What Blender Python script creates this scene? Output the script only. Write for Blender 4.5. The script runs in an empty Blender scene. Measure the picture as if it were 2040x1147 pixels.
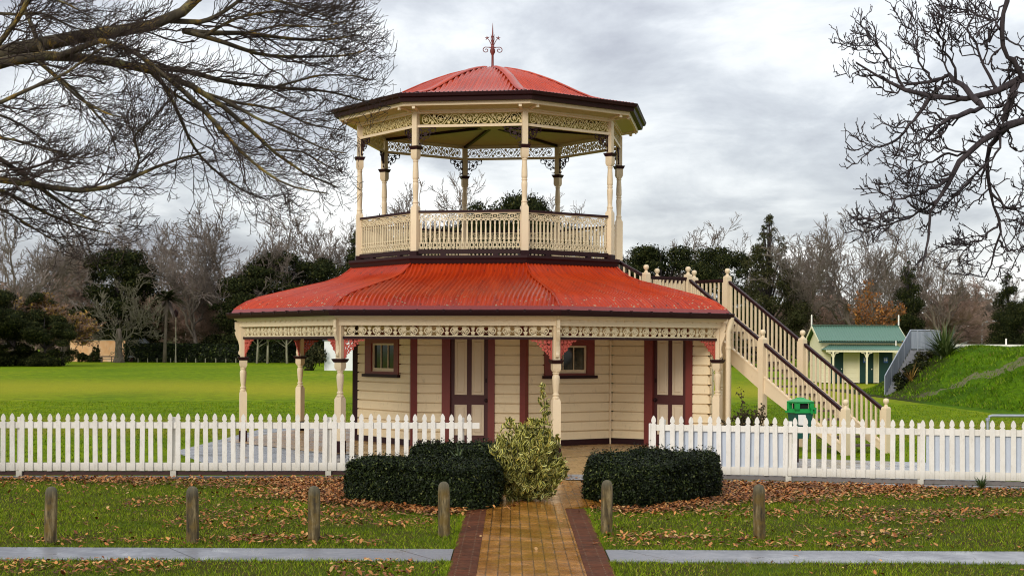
import bpy, math, random
import numpy as np
from mathutils import Vector, Matrix
PI = math.pi
R8 = PI / 8
SC = bpy.context.scene
COL = SC.collection
random.seed(7)

# ------------------------------------------------------------------ camera
F, YH, H, ROLL = 3001.0, 690.5, 2.33, 0.0044


def P(px, py, Y):
    uu, vv = px - 1020, py - YH
    u, v = uu + ROLL * vv, vv - ROLL * uu
    return Vector((u * Y / F, Y, H - v * Y / F))


def G(px, py):
    """ground point seen at a pixel"""
    uu, vv = px - 1020, py - YH
    u, v = uu + ROLL * vv, vv - ROLL * uu
    Y = H * F / v
    return Vector((u * Y / F, Y, 0))


cam = bpy.data.cameras.new("camera")
cam.sensor_width = 36
cam.lens = F / 2040 * 36
cam.shift_y = 117.0 / 2040
cam.clip_end = 3000
co = bpy.data.objects.new("camera", cam)
co.location = (0, 0, H)
co.rotation_euler = (PI / 2, -ROLL, 0)
COL.objects.link(co)
SC.camera = co

# ------------------------------------------------------------------ materials


def nodes(name):
    m = bpy.data.materials.new(name)
    m.use_nodes = True
    nt = m.node_tree
    return m, nt, nt.nodes['Principled BSDF']


def link(nt, a, b):
    nt.links.new(a, b)


def noise(nt, scale, detail=4, rough=.55, vec=None, dist=0):
    n = nt.nodes.new('ShaderNodeTexNoise')
    n.inputs['Scale'].default_value = scale
    n.inputs['Detail'].default_value = detail
    n.inputs['Roughness'].default_value = rough
    n.inputs['Distortion'].default_value = dist
    if vec is not None:
        link(nt, vec, n.inputs['Vector'])
    return n


def ramp(nt, fac, stops, interp='LINEAR'):
    r = nt.nodes.new('ShaderNodeValToRGB')
    r.color_ramp.interpolation = interp
    els = r.color_ramp.elements
    while len(els) < len(stops):
        els.new(.5)
    for e, (p, c) in zip(els, stops):
        e.position = p
        e.color = (*c, 1) if len(c) == 3 else c
    if fac is not None:
        link(nt, fac, r.inputs['Fac'])
    return r


def gray(a):
    return (a, a, a)


def mix(nt, fac, a, b, mode='MIX'):
    m = nt.nodes.new('ShaderNodeMix')
    m.data_type = 'RGBA'
    m.blend_type = mode
    for i, v in ((0, fac), (6, a), (7, b)):
        if hasattr(v, 'is_output'):
            link(nt, v, m.inputs[i])
        elif i == 0:
            m.inputs[0].default_value = v
        else:
            m.inputs[i].default_value = (*v, 1)
    return m.outputs[2]


def mathn(nt, op, a, b=0.0, c=0.0):
    m = nt.nodes.new('ShaderNodeMath')
    m.operation = op
    for i, v in enumerate((a, b, c)):
        if hasattr(v, 'is_output'):
            link(nt, v, m.inputs[i])
        else:
            m.inputs[i].default_value = v
    return m.outputs[0]


def mapping(nt, vec, scale=(1, 1, 1), rot=(0, 0, 0), loc=(0, 0, 0)):
    m = nt.nodes.new('ShaderNodeMapping')
    m.inputs['Scale'].default_value = scale
    m.inputs['Rotation'].default_value = rot
    m.inputs['Location'].default_value = loc
    link(nt, vec, m.inputs['Vector'])
    return m.outputs[0]


def geo(nt):
    return nt.nodes.new('ShaderNodeNewGeometry')


def objc(nt):
    return nt.nodes.new('ShaderNodeTexCoord').outputs['Object']


def bump(nt, bsdf, h, strength=.3, dist=.01):
    b = nt.nodes.new('ShaderNodeBump')
    b.inputs['Strength'].default_value = strength
    b.inputs['Distance'].default_value = dist
    link(nt, h, b.inputs['Height'])
    link(nt, b.outputs[0], bsdf.inputs['Normal'])


def paint(name, col, rough=.5, dirt=.35, scale=3.0, dirtcol=None, spec=.35):
    """weathered paint: slow mottling, fine grime specks"""
    m, nt, b = nodes(name)
    pos = geo(nt).outputs['Position']
    n1 = noise(nt, scale, 6, .65, pos)
    n2 = noise(nt, scale * 9, 5, .7, mapping(nt, pos, (1, 1, .25)))
    dc = dirtcol or tuple(c * .45 for c in col)
    r1 = ramp(nt, n1.outputs[0], [(.38, gray(1)), (.72, gray(0))])
    c1 = mix(nt, mathn(nt, 'MULTIPLY', r1.outputs[0], dirt * .45), tuple(min(1, c * 1.04) for c in col), tuple(c * .78 for c in col))
    r2 = ramp(nt, n2.outputs[0], [(.58, gray(0)), (.78, gray(1))])
    c2 = mix(nt, mathn(nt, 'MULTIPLY', r2.outputs[0], dirt), c1, dc)
    link(nt, c2, b.inputs['Base Color'])
    b.inputs['Roughness'].default_value = rough
    b.inputs['Specular IOR Level'].default_value = spec
    bump(nt, b, n2.outputs[0], .12, .004)
    return m


def leafmat(name, stops, rough=.5, spec=.3, trans=0.0):
    """one colour for each leaf island"""
    m, nt, b = nodes(name)
    g = geo(nt)
    r = ramp(nt, g.outputs['Random Per Island'], stops)
    n = noise(nt, .9, 3, .5, g.outputs['Position'])
    c = mix(nt, ramp(nt, n.outputs[0], [(.35, gray(0)), (.65, gray(.45))]).outputs[0], r.outputs[0],
            tuple(v * .55 for v in stops[0][1]))
    link(nt, c, b.inputs['Base Color'])
    b.inputs['Roughness'].default_value = rough
    b.inputs['Specular IOR Level'].default_value = spec
    return m


def bark(name, col, col2, lichen=None, scale=6, zs=.3):
    m, nt, b = nodes(name)
    pos = geo(nt).outputs['Position']
    n = noise(nt, scale, 6, .65, mapping(nt, pos, (1, 1, zs)))
    c = ramp(nt, n.outputs[0], [(.3, col), (.7, col2)]).outputs[0]
    if lichen:
        n2 = noise(nt, 2.2, 6, .7, pos)
        n3 = noise(nt, 5, 3, .6, pos)
        lc = ramp(nt, n3.outputs[0], [(.4, lichen[0]), (.6, lichen[1])]).outputs[0]
        c = mix(nt, ramp(nt, n2.outputs[0], [(.5, gray(0)), (.6, gray(.85))]).outputs[0], c, lc)
    link(nt, c, b.inputs['Base Color'])
    b.inputs['Roughness'].default_value = .85
    b.inputs['Specular IOR Level'].default_value = .2
    bump(nt, b, n.outputs[0], .5, .02)
    return m


M = {}
CREAM = (.74, .585, .385)
M['cream'] = paint('cream paint', CREAM, .45, .32, 2.5, (.30, .22, .12))
M['board'] = paint('cream weatherboard paint', (.82, .66, .42), .5, .42, 1.6, (.27, .19, .10))
M['lace'] = paint('cream painted cast iron', (.74, .61, .39), .45, .4, 5, (.22, .15, .08))
M['gold'] = paint('ochre painted cast iron', (.66, .52, .24), .45, .5, 5, (.2, .13, .05))
M['maroon'] = paint('dark maroon paint', (.026, .0075, .0085), .5, .3, 3, (.06, .03, .026), .18)
M['redtrim'] = paint('brick red trim paint', (.185, .034, .026), .4, .3, 3, (.09, .03, .02))
M['salmon'] = paint('salmon red cast iron paint', (.50, .085, .058), .42, .4, 6, (.2, .03, .02))
M['flash'] = paint('dull red eave flashing', (.22, .022, .018), .35, .6, 6, (.4, .3, .2))
M['ceil'] = paint('olive cream ceiling boards', (.44, .37, .17), .6, .4, 3)
M['soffit'] = paint('olive cream soffit boards', (.52, .47, .22), .55, .4, 3)
M['white'] = paint('white fence paint', (.80, .765, .70), .45, .45, 2.4, (.30, .26, .19))
M['panelgrey'] = paint('pale blue grey panel paint', (.55, .60, .68), .5, .25, 2)
M['doorpanel'] = paint('pale pinkish cream door panel', (.66, .53, .37), .45, .3, 3)
M['darkwood'] = paint('dark stained base board', (.045, .016, .014), .5, .4, 3)
M['tread'] = paint('grey brown stair tread', (.12, .085, .065), .6, .5, 4)


def glassmat():
    m, nt, b = nodes('dark window glass')
    n = noise(nt, 1.5, 3, .5, geo(nt).outputs['Position'])
    link(nt, ramp(nt, n.outputs[0], [(.3, (.008, .012, .010)), (.8, (.022, .028, .022))]).outputs[0], b.inputs['Base Color'])
    b.inputs['Roughness'].default_value = .08
    return m


M['glass'] = glassmat()


def roofmat(name='red corrugated roof paint', lichen_z=None):
    m, nt, b = nodes(name)
    g = geo(nt)
    pos = g.outputs['Position']
    n1 = noise(nt, .8, 6, .6, pos)
    c = ramp(nt, n1.outputs[0], [(.3, (.38, .026, .002)), (.55, (.45, .038, .003)), (.75, (.43, .046, .009))]).outputs[0]
    n2 = noise(nt, 7, 6, .7, pos)
    c = mix(nt, ramp(nt, n2.outputs[0], [(.58, gray(0)), (.78, gray(.6))]).outputs[0], c, (.15, .018, .010))
    # rain streaks and grime running down the sheets
    so_ = nt.nodes.new('ShaderNodeSeparateXYZ')
    link(nt, objc(nt), so_.inputs[0])
    ang = mathn(nt, 'ARCTAN2', so_.outputs[0], so_.outputs[1])
    rad = mathn(nt, 'SQRT', mathn(nt, 'ADD', mathn(nt, 'MULTIPLY', so_.outputs[0], so_.outputs[0]), mathn(nt, 'MULTIPLY', so_.outputs[1], so_.outputs[1])))
    cv = nt.nodes.new('ShaderNodeCombineXYZ')
    link(nt, mathn(nt, 'MULTIPLY', ang, 26), cv.inputs[0])
    link(nt, mathn(nt, 'MULTIPLY', rad, .55), cv.inputs[1])
    n5 = noise(nt, 1.0, 6, .7, cv.outputs[0])
    c = mix(nt, ramp(nt, n5.outputs[0], [(.40, gray(.55)), (.56, gray(0))]).outputs[0], c, (.22, .016, .007))
    c = mix(nt, ramp(nt, n5.outputs[0], [(.56, gray(0)), (.74, gray(.55))]).outputs[0], c, (.47, .058, .014))
    # rows of roofing screws
    ra = mathn(nt, 'ABSOLUTE', mathn(nt, 'SUBTRACT', mathn(nt, 'FRACT', mathn(nt, 'DIVIDE', rad, .78)), .5))
    rb = mathn(nt, 'ABSOLUTE', mathn(nt, 'SUBTRACT', mathn(nt, 'FRACT', mathn(nt, 'MULTIPLY', ang, 14)), .5))
    sc2 = mathn(nt, 'MULTIPLY', mathn(nt, 'LESS_THAN', ra, .030), mathn(nt, 'LESS_THAN', rb, .055))
    c = mix(nt, mathn(nt, 'MULTIPLY', sc2, .7), c, (.10, .02, .012))
    if lichen_z:
        sep = nt.nodes.new('ShaderNodeSeparateXYZ')
        link(nt, pos, sep.inputs[0])
        mr = nt.nodes.new('ShaderNodeMapRange')
        link(nt, sep.outputs[2], mr.inputs[0])
        mr.inputs[1].default_value, mr.inputs[2].default_value = lichen_z
        mr.inputs[3].default_value, mr.inputs[4].default_value = .31, .06
        v = nt.nodes.new('ShaderNodeTexVoronoi')
        v.inputs['Scale'].default_value = 9
        link(nt, mapping(nt, pos, (1, 1, 1.6)), v.inputs['Vector'])
        n3 = noise(nt, 3, 4, .6, pos)
        thr = mathn(nt, 'MULTIPLY', mr.outputs[0], ramp(nt, n3.outputs[0], [(.36, gray(.25)), (.58, gray(1))]).outputs[0])
        n4 = noise(nt, 40, 3, .6, pos)
        dd = mathn(nt, 'ADD', v.outputs['Distance'], mathn(nt, 'MULTIPLY', mathn(nt, 'SUBTRACT', n4.outputs[0], .5), .25))
        sp = mathn(nt, 'LESS_THAN', dd, thr)
        c = mix(nt, mathn(nt, 'MULTIPLY', sp, .85), c, (.36, .28, .17))
    link(nt, c, b.inputs['Base Color'])
    link(nt, ramp(nt, n1.outputs[0], [(.3, gray(.26)), (.7, gray(.42))]).outputs[0], b.inputs['Roughness'])
    b.inputs['Specular IOR Level'].default_value = .27
    return m


M['roof'] = roofmat('red corrugated roof paint', (3.1, 3.9))
M['roof2'] = roofmat('red upper roof paint')


def metal(name, col, rough=.45, metallic=.6):
    m, nt, b = nodes(name)
    n = noise(nt, 6, 5, .6, geo(nt).outputs['Position'])
    link(nt, ramp(nt, n.outputs[0], [(.3, tuple(c * .75 for c in col)), (.7, col)]).outputs[0], b.inputs['Base Color'])
    b.inputs['Roughness'].default_value = rough
    b.inputs['Metallic'].default_value = metallic
    return m


M['galv'] = metal('galvanised steel', (.45, .48, .52), .45, .5)


# ------------------------------------------------------------------ mesh builder
class MB:
    def __init__(s):
        s.v, s.f, s.m = [], [], []
        s.mi = 0

    def add(s, vs, fs, mi=None):
        o = len(s.v)
        s.v.extend([tuple(v) for v in vs])
        s.f.extend([tuple(i + o for i in f) for f in fs])
        s.m.extend([s.mi if mi is None else mi] * len(fs))

    def box(s, x0, x1, y0, y1, z0, z1, M4=None, mi=None):
        vs = [Vector((x, y, z)) for z in (z0, z1) for y in (y0, y1) for x in (x0, x1)]
        if M4 is not None:
            vs = [M4 @ v for v in vs]
        s.add(vs, [(0, 2, 3, 1), (4, 5, 7, 6), (0, 1, 5, 4), (2, 6, 7, 3), (0, 4, 6, 2), (1, 3, 7, 5)], mi)

    def bar(s, a, b, w, h, up=(0, 0, 1)):
        """rectangular bar from a to b, w wide, h high (section square to the axis)"""
        a, b = Vector(a), Vector(b)
        d = (b - a).normalized()
        u = Vector(up)
        x = d.cross(u)
        if x.length < 1e-5:
            x = Vector((1, 0, 0))
        x.normalize()
        z = x.cross(d)
        vs = [p + x * (i * w / 2) + z * (j * h / 2) for p in (a, b) for i, j in ((-1, -1), (1, -1), (1, 1), (-1, 1))]
        s.add(vs, [(3, 2, 1, 0), (4, 5, 6, 7), (0, 1, 5, 4), (1, 2, 6, 5), (2, 3, 7, 6), (3, 0, 4, 7)])

    def lathe(s, prof, n=16, M4=None, cx=0, cy=0, a0=0.0):
        """prof: list of (r, z), capped"""
        vs, fs = [], []
        for r, z in prof:
            for i in range(n):
                a = a0 + 2 * PI * i / n
                vs.append(Vector((cx + r * math.cos(a), cy + r * math.sin(a), z)))
        for j in range(len(prof) - 1):
            for i in range(n):
                k = (i + 1) % n
                fs.append((j * n + i, j * n + k, (j + 1) * n + k, (j + 1) * n + i))
        fs.append(tuple(range(n - 1, -1, -1)))
        fs.append(tuple((len(prof) - 1) * n + i for i in range(n)))
        if M4 is not None:
            vs = [M4 @ v for v in vs]
        s.add(vs, fs)

    def tube(s, pts, rad, n=6):
        pts = [Vector(p) for p in pts]
        if not hasattr(rad, '__len__'):
            rad = [rad] * len(pts)
        vs, fs = [], []
        ref = Vector((.31, .17, .93))
        for i, p in enumerate(pts):
            d = (pts[min(i + 1, len(pts) - 1)] - pts[max(i - 1, 0)]).normalized()
            x = d.cross(ref)
            if x.length < .05:
                x = d.cross(Vector((1, 0, 0)))
            x.normalize()
            y = d.cross(x)
            for k in range(n):
                a = 2 * PI * k / n
                vs.append(p + (x * math.cos(a) + y * math.sin(a)) * rad[i])
        for i in range(len(pts) - 1):
            for k in range(n):
                j = (k + 1) % n
                fs.append((i * n + k, i * n + j, (i + 1) * n + j, (i + 1) * n + k))
        fs.append(tuple(range(n - 1, -1, -1)))
        fs.append(tuple((len(pts) - 1) * n + k for k in range(n)))
        s.add(vs, fs)

    def prism(s, poly, y0, y1, M4=None):
        """poly: (x, z) outline, extruded in y"""
        n = len(poly)
        vs = [Vector((x, y, z)) for y in (y0, y1) for x, z in poly]
        if M4 is not None:
            vs = [M4 @ v for v in vs]
        fs = [tuple(range(n)), tuple(range(2 * n - 1, n - 1, -1))]
        fs += [(i, i + n, (i + 1) % n + n, (i + 1) % n) for i in range(n)]
        s.add(vs, fs)

    def ribbon(s, pts, w, y0, y1):
        """flat strap along (x, z) points"""
        n = len(pts)
        vs, fs = [], []
        for i, (x, z) in enumerate(pts):
            a, b = pts[max(i - 1, 0)], pts[min(i + 1, n - 1)]
            dx, dz = b[0] - a[0], b[1] - a[1]
            L = math.hypot(dx, dz) or 1
            nx, nz = -dz / L * w / 2, dx / L * w / 2
            vs += [(x - nx, y0, z - nz), (x + nx, y0, z + nz), (x + nx, y1, z + nz), (x - nx, y1, z - nz)]
        for i in range(n - 1):
            o = i * 4
            for k in range(4):
                j = (k + 1) % 4
                fs.append((o + k, o + j, o + 4 + j, o + 4 + k))
        fs += [(3, 2, 1, 0), (4 * n - 4, 4 * n - 3, 4 * n - 2, 4 * n - 1)]
        s.add(vs, fs)

    def blob(s, cx, cz, r, lobes, amp, ang, y0, y1, n=None, sx=1, sz=1):
        n = n or lobes * 4
        pl = []
        for i in range(n):
            a = 2 * PI * i / n
            rr = r * (1 - amp + amp * math.cos(lobes * a))
            x, z = rr * math.cos(a) * sx, rr * math.sin(a) * sz
            pl.append((cx + x * math.cos(ang) - z * math.sin(ang), cz + x * math.sin(ang) + z * math.cos(ang)))
        s.prism(pl, y0, y1)

    def build(s, name, mat, parent=None, smooth=False, loc=None, rotz=None):
        me = bpy.data.meshes.new(name)
        me.from_pydata(s.v, [], s.f)
        mats = mat if isinstance(mat, (list, tuple)) else [mat]
        for m in mats:
            me.materials.append(m)
        if len(mats) > 1:
            me.polygons.foreach_set('material_index', s.m)
        if smooth is True:
            me.polygons.foreach_set('use_smooth', [True] * len(s.f))
        me.update()
        o = bpy.data.objects.new(name, me)
        COL.objects.link(o)
        if smooth and smooth is not True:
            me.polygons.foreach_set('use_smooth', [True] * len(s.f))
            me.set_sharp_from_angle(angle=math.radians(smooth))
        if parent:
            o.parent = parent
        if loc is not None:
            o.location = loc
        if rotz is not None:
            o.rotation_euler = (0, 0, rotz)
        return o


def arrays(name, V, Q, mat, parent=None, smooth=False, mi=None):
    """mesh from numpy arrays: V (n,3), Q (m,3 or 4)"""
    me = bpy.data.meshes.new(name)
    V = np.asarray(V, np.float32)
    Q = np.asarray(Q, np.int32)
    k = Q.shape[1]
    me.vertices.add(len(V))
    me.vertices.foreach_set('co', V.ravel())
    me.loops.add(Q.size)
    me.loops.foreach_set('vertex_index', Q.ravel())
    me.polygons.add(len(Q))
    me.polygons.foreach_set('loop_start', np.arange(0, Q.size, k, dtype=np.int32))
    mats = mat if isinstance(mat, (list, tuple)) else [mat]
    for m in mats:
        me.materials.append(m)
    if mi is not None:
        me.polygons.foreach_set('material_index', np.asarray(mi, np.int32))
    if smooth:
        me.polygons.foreach_set('use_smooth', np.ones(len(Q), bool))
    me.update(calc_edges=True)
    o = bpy.data.objects.new(name, me)
    COL.objects.link(o)
    if parent:
        o.parent = parent
    return o


def tag(o, label, cat, group=None):
    o['label'] = label
    o['category'] = cat
    if group:
        o['group'] = group
    return o


def empty(name, loc=(0, 0, 0), rotz=0.0):
    o = bpy.data.objects.new(name, None)
    o.location = loc
    o.rotation_euler = (0, 0, rotz)
    o.empty_display_size = .2
    COL.objects.link(o)
    return o


def copy_part(o, parent, rotz=None, loc=None):
    c = o.copy()
    COL.objects.link(c)
    c.parent = parent
    if rotz is not None:
        c.rotation_euler = (0, 0, rotz)
    if loc is not None:
        c.location = loc
    for ch in list(o.children):
        d = copy_part(ch, c)
    return c


def copy_thing(o, loc, rotz=0.0, scale=None, label=None):
    c = copy_part(o, None, rotz, loc)
    if scale:
        c.scale = scale
    if label:
        c['label'] = label
    return c


def arc(cx, cz, rx, rz, a0, a1, n=10):
    return [(cx + rx * math.cos(math.radians(a0 + (a1 - a0) * i / n)), cz + rz * math.sin(math.radians(a0 + (a1 - a0) * i / n))) for i in range(n + 1)]


def spiral(cx, cz, r0, r1, a0, a1, n=14):
    out = []
    for i in range(n + 1):
        t = i / n
        r, a = r0 + (r1 - r0) * t, math.radians(a0 + (a1 - a0) * t)
        out.append((cx + r * math.cos(a), cz + r * math.sin(a)))
    return out


# ------------------------------------------------------------------ world, sun
SUN = Vector((-.42, -.78, .42)).normalized()
w = bpy.data.worlds.new("World")
SC.world = w
w.use_nodes = True
nt = w.node_tree
bg = nt.nodes['Background']
bg.inputs['Strength'].default_value = .1
sky = nt.nodes.new('ShaderNodeTexSky')
sky.sky_type = 'NISHITA'
sky.sun_disc = False
sky.sun_elevation = math.asin(SUN.z)
sky.sun_rotation = math.atan2(SUN.x, SUN.y)
sky.air_density = 1.0
tc = nt.nodes.new('ShaderNodeTexCoord')
sep = nt.nodes.new('ShaderNodeSeparateXYZ')
link(nt, tc.outputs['Generated'], sep.inputs[0])
zc = mathn(nt, 'MAXIMUM', sep.outputs[2], 0.0)
den = mathn(nt, 'ADD', zc, .22)
cmb = nt.nodes.new('ShaderNodeCombineXYZ')
link(nt, mathn(nt, 'DIVIDE', sep.outputs[0], den), cmb.inputs[0])
link(nt, mathn(nt, 'DIVIDE', sep.outputs[1], den), cmb.inputs[1])
n1 = noise(nt, .75, 7, .5, mapping(nt, cmb.outputs[0], (1, 1, 1), (0, 0, .5), (1.1, 6.4, 0)), .35)
n2 = noise(nt, 2.6, 7, .6, mapping(nt, cmb.outputs[0], (1, .8, 1), (0, 0, .2), (8.1, 5.0, 0)), .3)
nm = mathn(nt, 'ADD', mathn(nt, 'MULTIPLY', n1.outputs[0], .66), mathn(nt, 'MULTIPLY', n2.outputs[0], .34))
cl = ramp(nt, nm, [(.39, (.32, .325, .375)), (.455, (.44, .455, .505)), (.505, (.60, .625, .665)), (.55, (.81, .83, .85)), (.61, (1.04, 1.04, 1.03))])
gr = mathn(nt, 'ADD', .74, mathn(nt, 'MULTIPLY', mathn(nt, 'POWER', zc, 1.0), 1.35))
sc_ = nt.nodes.new('ShaderNodeVectorMath')
sc_.operation = 'SCALE'
link(nt, cl.outputs[0], sc_.inputs[0])
link(nt, mathn(nt, 'MULTIPLY', gr, 9.9), sc_.inputs['Scale'])
link(nt, mix(nt, .88, sky.outputs[0], sc_.outputs[0]), bg.inputs['Color'])
sun = bpy.data.lights.new("sun", 'SUN')
sun.energy = 1.5
sun.angle = math.radians(20)
sun.color = (1, .95, .86)
so = bpy.data.objects.new("sun", sun)
so.rotation_euler = (-SUN).to_track_quat('-Z', 'Y').to_euler()
COL.objects.link(so)
vs = SC.view_settings
vs.view_transform = 'Standard'
vs.look = 'None'
vs.exposure = 0.38
SC.cycles.filter_width = 1.1
SC.cycles.use_denoising = True
vs.gamma = 1.0
# ================================================================== bandstand
CX, CY = -.522, 38.0
A0 = -.5468
RL, RU, RC = 6.17, 3.352, 3.44


def phi(k):
    return A0 + k * PI / 4


def mid(k):
    return phi(k) + R8


def s_of(k, R, px, py=760):
    t = (px - 1020 + ROLL * (py - YH)) / F
    ax, ay = CX + R * math.sin(phi(k)), CY - R * math.cos(phi(k))
    bx, by = CX + R * math.sin(phi(k + 1)), CY - R * math.cos(phi(k + 1))
    q = (t * ay - ax) / ((bx - ax) - t * (by - ay))
    return (q - .5) * 2 * R * math.sin(R8)


def r_of(k, px, py=760):
    t = (px - 1020 + ROLL * (py - YH)) / F
    dx, dy = math.sin(phi(k)), -math.cos(phi(k))
    return (t * CY - CX) / (dx - t * dy)


BS = empty('bandstand', (CX, CY, 0))
tag(BS, 'octagonal two storey cream bandstand with red corrugated roofs behind the picket fences', 'bandstand')


def ring(mb, prof, bays=range(8), closed=True):
    """sweep a closed (R, z) section round the octagon (R measured to the corners)"""
    n = len(prof)
    for k in bays:
        vs = [(r * math.sin(phi(j)), -r * math.cos(phi(j)), z) for j in (k, k + 1) for r, z in prof]
        fs = [(i, (i + 1) % n, n + (i + 1) % n, n + i) for i in range(n if closed else n - 1)]
        mb.add(vs, fs)


# ---- corrugated roofs: each bay a real corrugated sheet cut by the hips
def corrugated(mb, prof, bays, pitch=.1, amp=.021, tail=0.0, sub=6):
    ca = math.cos(R8)
    ta = math.tan(R8)
    P2 = [(r * ca, z) for r, z in prof]
    # smooth resample of the profile
    pts = []
    for i in range(len(P2) - 1):
        p0, p1, p2, p3 = P2[max(i - 1, 0)], P2[i], P2[i + 1], P2[min(i + 2, len(P2) - 1)]
        for j in range(5):
            t = j / 5
            pts.append(tuple(.5 * (2 * p1[c] + (p2[c] - p0[c]) * t + (2 * p0[c] - 5 * p1[c] + 4 * p2[c] - p3[c]) * t * t + (3 * p1[c] - p0[c] - 3 * p2[c] + p3[c]) * t ** 3) for c in (0, 1)))
    pts.append(P2[-1])
    hw = max(p[0] for p in pts) * ta
    ns = int(2 * hw / (pitch / sub))
    ss = [-hw + 2 * hw * i / ns for i in range(ns + 1)]
    for k in bays:
        Rm = Matrix.Rotation(mid(k), 4, 'Z')
        vs, fs = [], []
        for j, (a, z) in enumerate(pts):
            q0, q1 = pts[max(j - 1, 0)], pts[min(j + 1, len(pts) - 1)]
            da, dz = q1[0] - q0[0], q1[1] - q0[1]
            L = math.hypot(da, dz)
            na, nz = abs(dz) / L, abs(da) / L
            w_ = a * ta
            for s in ss:
                c = max(-w_, min(w_, s))
                h = amp * (math.cos(2 * PI * s / pitch) if abs(s) <= w_ else math.cos(2 * PI * c / pitch))
                vs.append(Rm @ Vector((c, -(a + na * h), z + nz * h)))
        n = len(ss)
        for j in range(len(pts) - 1):
            w_ = max(pts[j][0], pts[j + 1][0]) * ta
            for i in range(n - 1):
                if ss[i + 1] > -w_ and ss[i] < w_:
                    fs.append((j * n + i, j * n + i + 1, (j + 1) * n + i + 1, (j + 1) * n + i))
        mb.add(vs, fs)


PV = [(3.50, 4.275), (3.66, 4.14), (3.875, 4.0), (4.2, 3.885), (4.578, 3.795), (5.243, 3.63), (5.818, 3.483), (6.10, 3.375), (6.29, 3.26), (6.40, 3.18)]
PU = [(.02, 9.33), (.4, 9.30), (.73, 9.225), (1.10, 9.12), (1.44, 8.995), (1.80, 8.85), (2.13, 8.695), (2.5, 8.515), (2.85, 8.365), (3.33, 8.235), (3.98, 8.14)]
LB = [-4, -3, -2, -1, 0, 1, 3]      # bays that carry the verandah roof; the stairs come up through the last one
mb = MB()
corrugated(mb, PV, LB)
vroof = mb.build('verandah_roof', M['roof'], BS, smooth=True)


def hip_line(prof, k, lift=.02):
    out = []
    for i in range(len(prof) - 1):
        for j in range(4):
            t = j / 4
            r = prof[i][0] + (prof[i + 1][0] - prof[i][0]) * t
            z = prof[i][1] + (prof[i + 1][1] - prof[i][1]) * t
            out.append((r * math.sin(phi(k)), -r * math.cos(phi(k)), z + lift))
    r, z = prof[-1]
    out.append((r * math.sin(phi(k)), -r * math.cos(phi(k)), z + lift))
    return out


for k in range(-4, 4):
    mb = MB()
    mb.tube(hip_line(PV, k, .012), .022, 6)
    mb.build('hip_roll', M['roof'], vroof, smooth=True)
mb = MB()
corrugated(mb, PU, range(8))
uroof = mb.build('upper_roof', M['roof2'], BS, smooth=True)
for k in range(-4, 4):          # wide sheet flashing over each hip
    mb = MB()
    ln = hip_line(PU[1:-1], k, .03)
    tx, ty = math.cos(phi(k)), math.sin(phi(k))
    vs, fs = [], []
    for (x, y, z) in ln:
        r = math.hypot(x, y)
        ww = min(.105, r * .3)
        for q, dz in ((-ww, -.012 - ww * .10), (-ww * .96, .004 - ww * .10), (0, .014), (ww * .96, .004 - ww * .10), (ww, -.012 - ww * .10)):
            vs.append((x + tx * q, y + ty * q, z + dz))
    for i in range(len(ln) - 1):
        for c in range(4):
            fs.append((i * 5 + c, i * 5 + c + 1, i * 5 + 6 + c, i * 5 + 5 + c))
    mb.add(vs, fs)
    mb.build('hip_flashing', M['roof2'], uroof, smooth=True)
# finial
fin = MB()
fin.lathe([(.10, 9.29), (.10, 9.33), (.05, 9.37), (.036, 9.44), (.032, 9.75), (.045, 9.78), (.06, 9.88), (.045, 9.98), (.05, 10.02), (.032, 10.1), (.026, 10.3), (.02, 10.45), (.013, 10.6), (.003, 10.76)], 10)
for a in (0, PI / 2):
    Rm = Matrix.Rotation(a + .05, 4, 'Z')
    for sg in (-1, 1):
        def X(pl):
            return [Rm @ Vector((sg * x, 0, z)) for x, z in pl]
        pts = [(.03, 9.98)] + arc(.10, 9.95, .04, .05, 120, 70, 3) + spiral(.185, 9.91, .095, .022, 80, -330, 22)
        fin.tube(X(pts), [.016] * 3 + [.013] * (len(pts) - 3), 5)
        fin.tube(X([(.03, 9.78), (.062, 9.84), (.066, 9.91), (.03, 9.99)]), .009, 5)
        fin.tube(X([(.02, 10.02), (.05, 10.12), (.10, 10.22), (.15, 10.28)]), [.014, .013, .011, .010], 5)
        for an in (20, 80, 145, -50):
            d = math.radians(an)
            fin.tube(X([(.15, 10.28), (.15 + .035 * math.cos(d), 10.28 + .035 * math.sin(d)), (.15 + .075 * math.cos(d), 10.28 + .075 * math.sin(d))]), [.012, .016, .003], 5)
        fin.tube(X([(.02, 10.12), (.045, 10.25), (.035, 10.33), (.05, 10.40)]), [.01, .01, .012, .003], 5)
fin.v = [(x * .9, y * .9, 9.33 + (z - 9.33) * .81) for x, y, z in fin.v]
fin.build('finial', M['salmon'] if False else M['redtrim'], BS, smooth=45)

# ---- eaves
mb = MB()
ring(mb, [(6.44, 2.985), (6.54, 2.985), (6.585, 3.05), (6.60, 3.105), (6.57, 3.112), (6.55, 3.06), (6.44, 3.02)], LB)
gut = mb.build('verandah_gutter', M['maroon'], BS)
mb = MB()       # bracket clips along the gutter lip
for k in LB:
    Rm = Matrix.Rotation(mid(k), 4, 'Z')
    ap = 6.585 * math.cos(R8)
    for i in range(-4, 5):
        mb.box(i * .58 - .02, i * .58 + .02, -ap - .018, -ap + .05, 3.06, 3.122, Rm)
mb.build('gutter_clip', M['maroon'], gut)
mb = MB()
ring(mb, [(6.36, 3.02), (6.50, 3.04), (6.50, 3.075), (6.405, 3.20), (6.36, 3.19)], LB)
mb.build('eave_flashing', M['flash'], BS)
mb = MB()
ring(mb, [(6.25, 2.78), (6.285, 2.78), (6.285, 2.905), (6.32, 2.91), (6.33, 2.93), (6.39, 2.945), (6.40, 2.985), (6.25, 2.985)], LB)
fascia = mb.build('verandah_fascia', M['cream'], BS)
mb = MB()       # dentils
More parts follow.
